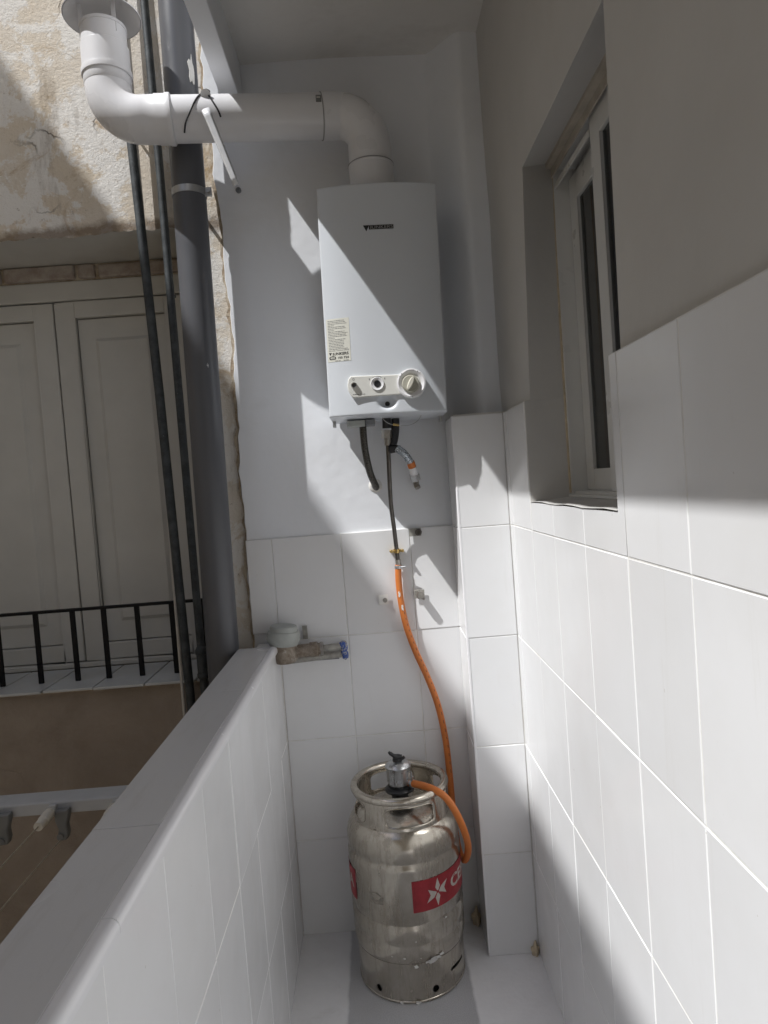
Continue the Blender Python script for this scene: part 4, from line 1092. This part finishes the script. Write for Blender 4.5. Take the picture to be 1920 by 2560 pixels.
MB().lathe([(.1395+.0035*math.cos(a), .0045+.004*math.sin(a)) for a in [2*math.pi*i/10 for i in range(10)]], (BX, BY, 0), 'Z', 96, closed=True).build('foot_bead', 'bottle_steel', gb, sharp=60)
# labels
def wrap(name, mat, polys_v, polys_f, r, parent): 
    m = MB(); m.v = [cyl(a, r, z) for a, z in polys_v]; m.f = polys_f; return m.build(name, mat, parent, sharp=0, fix=False)
def band(name, mat, p0, p1, z0, z1, r, parent):
    n = 40; v = []; f = []
    for i in range(n+1):
        a = p0+(p1-p0)*i/n; v += [(a, z0), (a, z1)]
    f = [(2*i, 2*i+2, 2*i+3, 2*i+1) for i in range(n)]
    return wrap(name, mat, v, f, r, parent)
L0, LZ0, LZ1 = R_(4.0), .2400, .3195
lb = band('red_label', 'paint_red', L0, R_(118), LZ0, LZ1, .1512, gb)
lb2 = band('red_label', 'paint_red', R_(-165), R_(-61), LZ0, LZ1, .1512, gb)
# pinwheel star: four folded petals
def star(phi, zc2, s, parent):
    up = [(-.05, .10), (-.20, .36), (.03, 1.05), (.22, .40), (.05, .10)]
    side = [(.12, .06), (.34, .34), (.95, .62), (.62, .10), (.80, -.36), (.40, -.16), (.12, -.04)]
    for poly in (up, [(-x, -y) for x, y in up], side, [(-x, -y) for x, y in side]):
        wrap('label_star', 'decal_pale', [(phi+x*s/.151, zc2+y*s) for x, y in poly], [tuple(range(len(poly)))], .1517, parent)
star(R_(30), .2795, .034, lb); star(R_(-138), .2795, .031, lb2)
def wraptext(txt, phi0, z0, size, parent, width):
    vs_, fs_ = text_mesh(txt, size, .0012); k = width/max(v[0] for v in vs_)
    wrap('label_lettering', 'decal_pale', [(phi0+v[0]*k/.151, z0+v[1]) for v in vs_], fs_, .1517, parent)
wraptext('CEPSA', R_(47), .268, .043, lb, .150); wraptext('CEPSA', R_(-122), .268, .043, lb2, .15)
# worn paper label remains
m = MB(); random.seed(21)
wrap('faded_label', 'decal_dull', [(R_(-41), .283), (R_(-31), .287), (R_(-25), .276), (R_(-24.5), .259), (R_(-34), .257), (R_(-40.5), .269)], [(5, 4, 3, 2, 1, 0)], .1508, gb)
m = MB()
for phi, zz, s in ((21, .1085, .014), (26, .111, .010), (15, .1065, .008), (30, .118, .006), (3, .099, .006), (-8, .125, .0028), (8, .122, .002), (-20, .128, .002), (76, .240, .007), (84, .185, .009), (88, .100, .012), (2, .0045, .007), (-14, .0045, .005), (38, .203, .0035)):
    n0 = len(m.v)
    for k in range(9):
        a = 2*math.pi*k/9; rr = random.uniform(.5, 1.25); z_ = zz+s*rr*.75*math.sin(a)
        rad = .1446 if z_ < .108 else .1503
        m.v.append(cyl(R_(phi)+s*1.2*rr*math.cos(a)/.148, rad, max(z_, .0008)))
    m.f.append(tuple(range(n0, n0+9)))
m.build('paint_splash', 'plaster_chip', gb, sharp=0, fix=False)
# valve stub
MB().lathe([(.026, .456), (.026, .462), (.0185, .464), (.0185, .480)], (BX, BY, 0), 'Z', 28).build('valve', 'brass', gb)

# regulator
rg_ = thing('gas_regulator', 'silver gas regulator with black lever clipped on the bottle valve', 'regulator', (BX, BY, .465))
MB().lathe([(.0225, .466), (.0225, .487), (.0385, .489), (.0395, .494), (.0360, .498), (.0295, .500), (.0295, .508)], (BX, BY, 0), 'Z', 32).build('locking_collar', 'black_plastic', rg_)
MB().lathe([(.0285, .506), (.0292, .510), (.0298, .548), (.0345, .551), (.0350, .556), (.0330, .559), (.0250, .5655), (.0150, .568), (.0, .569)], (BX, BY, 0), 'Z', 40).build('housing', 'silver_cast', rg_)
for k in range(10):
    a = 2*math.pi*k/10; p = Vector((BX+.0295*math.cos(a), BY+.0295*math.sin(a), .512))
    MB().tube([p, p+Vector((0, 0, .036))], .0022, 6).build('rib', 'silver_cast', rg_)
for k, (a, rr, w) in enumerate(((200, .016, .9), (250, .017, .9), (300, .018, .8), (150, .018, .7))):
    m = MB(); random.seed(40+k)
    for i in range(12):
        t = 2*math.pi*i/12; q = random.uniform(.5, 1.1)*.0055*w
        p = Vector((BX+rr*math.cos(R_(a))+q*math.cos(t), BY+rr*math.sin(R_(a))+q*math.sin(t), 0)); rad = math.hypot(p.x-BX, p.y-BY)
        p.z = (.568-.0035*((rad-.012)/.013) if rad > .012 else .5685)+.0006; m.v.append(p)
    m.f = [tuple(range(12))]; m.build('stamped_mark', 'print_grey', rg_, sharp=0, fix=False)
MB().lathe([(.0130, .566), (.0130, .580), (.0105, .583), (0, .583)], (BX, BY, 0), 'Z', 20).build('lever_hub', 'black_plastic', rg_)
MB().tube([(BX+.012, BY-.006, .581), (BX-.004, BY-.008, .583), (BX-.016, BY-.010, .592), (BX-.022, BY-.011, .598)], [.006, .0065, .005, .0035], 10, smooth=4).build('lever', 'black_plastic', rg_)
MB().tube([(BX+.008, BY-.010, .574), (BX+.019, BY-.012, .582)], [.005, .004], 10).build('lever_stop', 'black_plastic', rg_)
MB().tube([Vector((BX+.026, BY-.006, .538)), Vector(hp[-1])+Vector((-.004, 0, .0)), Vector(hp[-1])+(Vector(hp[-2])-Vector(hp[-1]))*.3], .0075, 14).build('outlet', 'steel_fitting', rg_)

# ------------------------------------------------------------------ clothesline
def clothes_bar(y, label):
    cb = thing('clothesline_bar', label, 'clothesline bar', (-.45, y, .646))
    m = MB(); m.prism([(y, .648), (y, .673), (y+.003, .676), (y+.058, .676), (y+.061, .673), (y+.061, .648)], 'X', -1.05, -.398)
    m.build('bar', 'bar_white', cb, bevel=.002)
    return cb
cb = clothes_bar(1.50, 'pale metal clothesline bar sticking out from the parapet into the courtyard')
cb2 = clothes_bar(-.55, 'pale metal clothesline bar holding the other end of the clotheslines')
def pulley(x, y, s, spool, cbx):
    br = MB()
    pr = [(x-.012, .662), (x-.012, .640), (x-.006, .622), (x-.010, .604), (x-.004, .596), (x+.010, .598), (x+.014, .612), (x+.012, .630), (x+.018, .650), (x+.018, .664)]
    yy0, yy1 = (y-.020, y-.001) if s < 0 else (y+.062, y+.081)
    pb_ = br.prism(pr, 'Y', yy0, yy1).build('pulley_bracket', 'pulley_grey', cbx, bevel=.003)
    MB().tube([(x-.002, yy0-.004, .607), (x-.002, yy1, .607)], .007, 12).build('pulley_wheel', 'pulley_grey', pb_)
    MB().box((x-.028, yy0+.010, .658), (x-.012, yy1, .672)).build('hook_block', 'bar_white', pb_, bevel=.002)
    if spool:
        MB().tube([(x-.017, y-.022, .6640), (x-.017, y-.028, .6636), (x-.017, y-.054, .6615), (x-.017, y-.056, .6613), (x-.017, y-.058, .6611), (x-.017, y-.080, .6595)], [.0080, .0112, .0112, .0116, .0100, .0096], 16).build('tension_spool', 'spool_beige', pb_)
    return x
lines = []
for px_ in (4, 132, 270):
    xx = at(px_, 1745, 'Y', 1.49).x
    pulley(xx, 1.50, -1, True, cb); pulley(xx, -.55, 1, False, cb2); lines.append(xx)
WHERE = ['nearest the parapet', 'between the two others', 'farthest out over the courtyard']
for k, xx in enumerate(lines):
    w_ = WHERE[{0: 2, 1: 1, 2: 0}[k]]
    ln = thing('clothesline', 'thin beige double clothesline strung between the bars, ' + w_, 'clothesline', (xx, .4, .60), 'clotheslines outside the parapet')
    MB().tube([(xx-.017, 1.421, .6595), (xx-.016, .5, .640), (xx-.016, -.48, .640)], .0017, 6).build('upper_line', 'line_beige', ln)
    MB().tube([(xx-.002, 1.484, .600), (xx-.002, .5, .592), (xx-.002, -.475, .600)], .0017, 6).build('lower_line', 'line_beige', ln)

# ------------------------------------------------------------------ foam blobs at the pier foot
def blob(name, c, s, label):
    m = MB(); random.seed(hash(name) % 97)
    bm = bmesh.new(); bmesh.ops.create_icosphere(bm, subdivisions=3, radius=1)
    for v in bm.verts:
        k = 1+.16*math.sin(v.co.x*5+1)+.14*math.sin(v.co.y*6+2)+.16*math.sin(v.co.z*7)
        v.co = Vector((v.co.x*s[0]*k, v.co.y*s[1]*k, v.co.z*s[2]*k))+Vector(c)
    me = bpy.data.meshes.new('foam'); bm.to_mesh(me); bm.free(); me.shade_smooth(); me.materials.append(M['foam_beige'])
    o = bpy.data.objects.new(name, me); COL.objects.link(o); tag(o, label, 'foam'); return o
blob('expanding_foam', (.214, 1.982, .024), (.012, .016, .026), 'beige expanding foam lump in the corner behind the gas bottle')
blob('foam_plug', (.353, 1.836, .014), (.010, .010, .020), 'yellowish foam plug where the tiled pier meets the side wall')
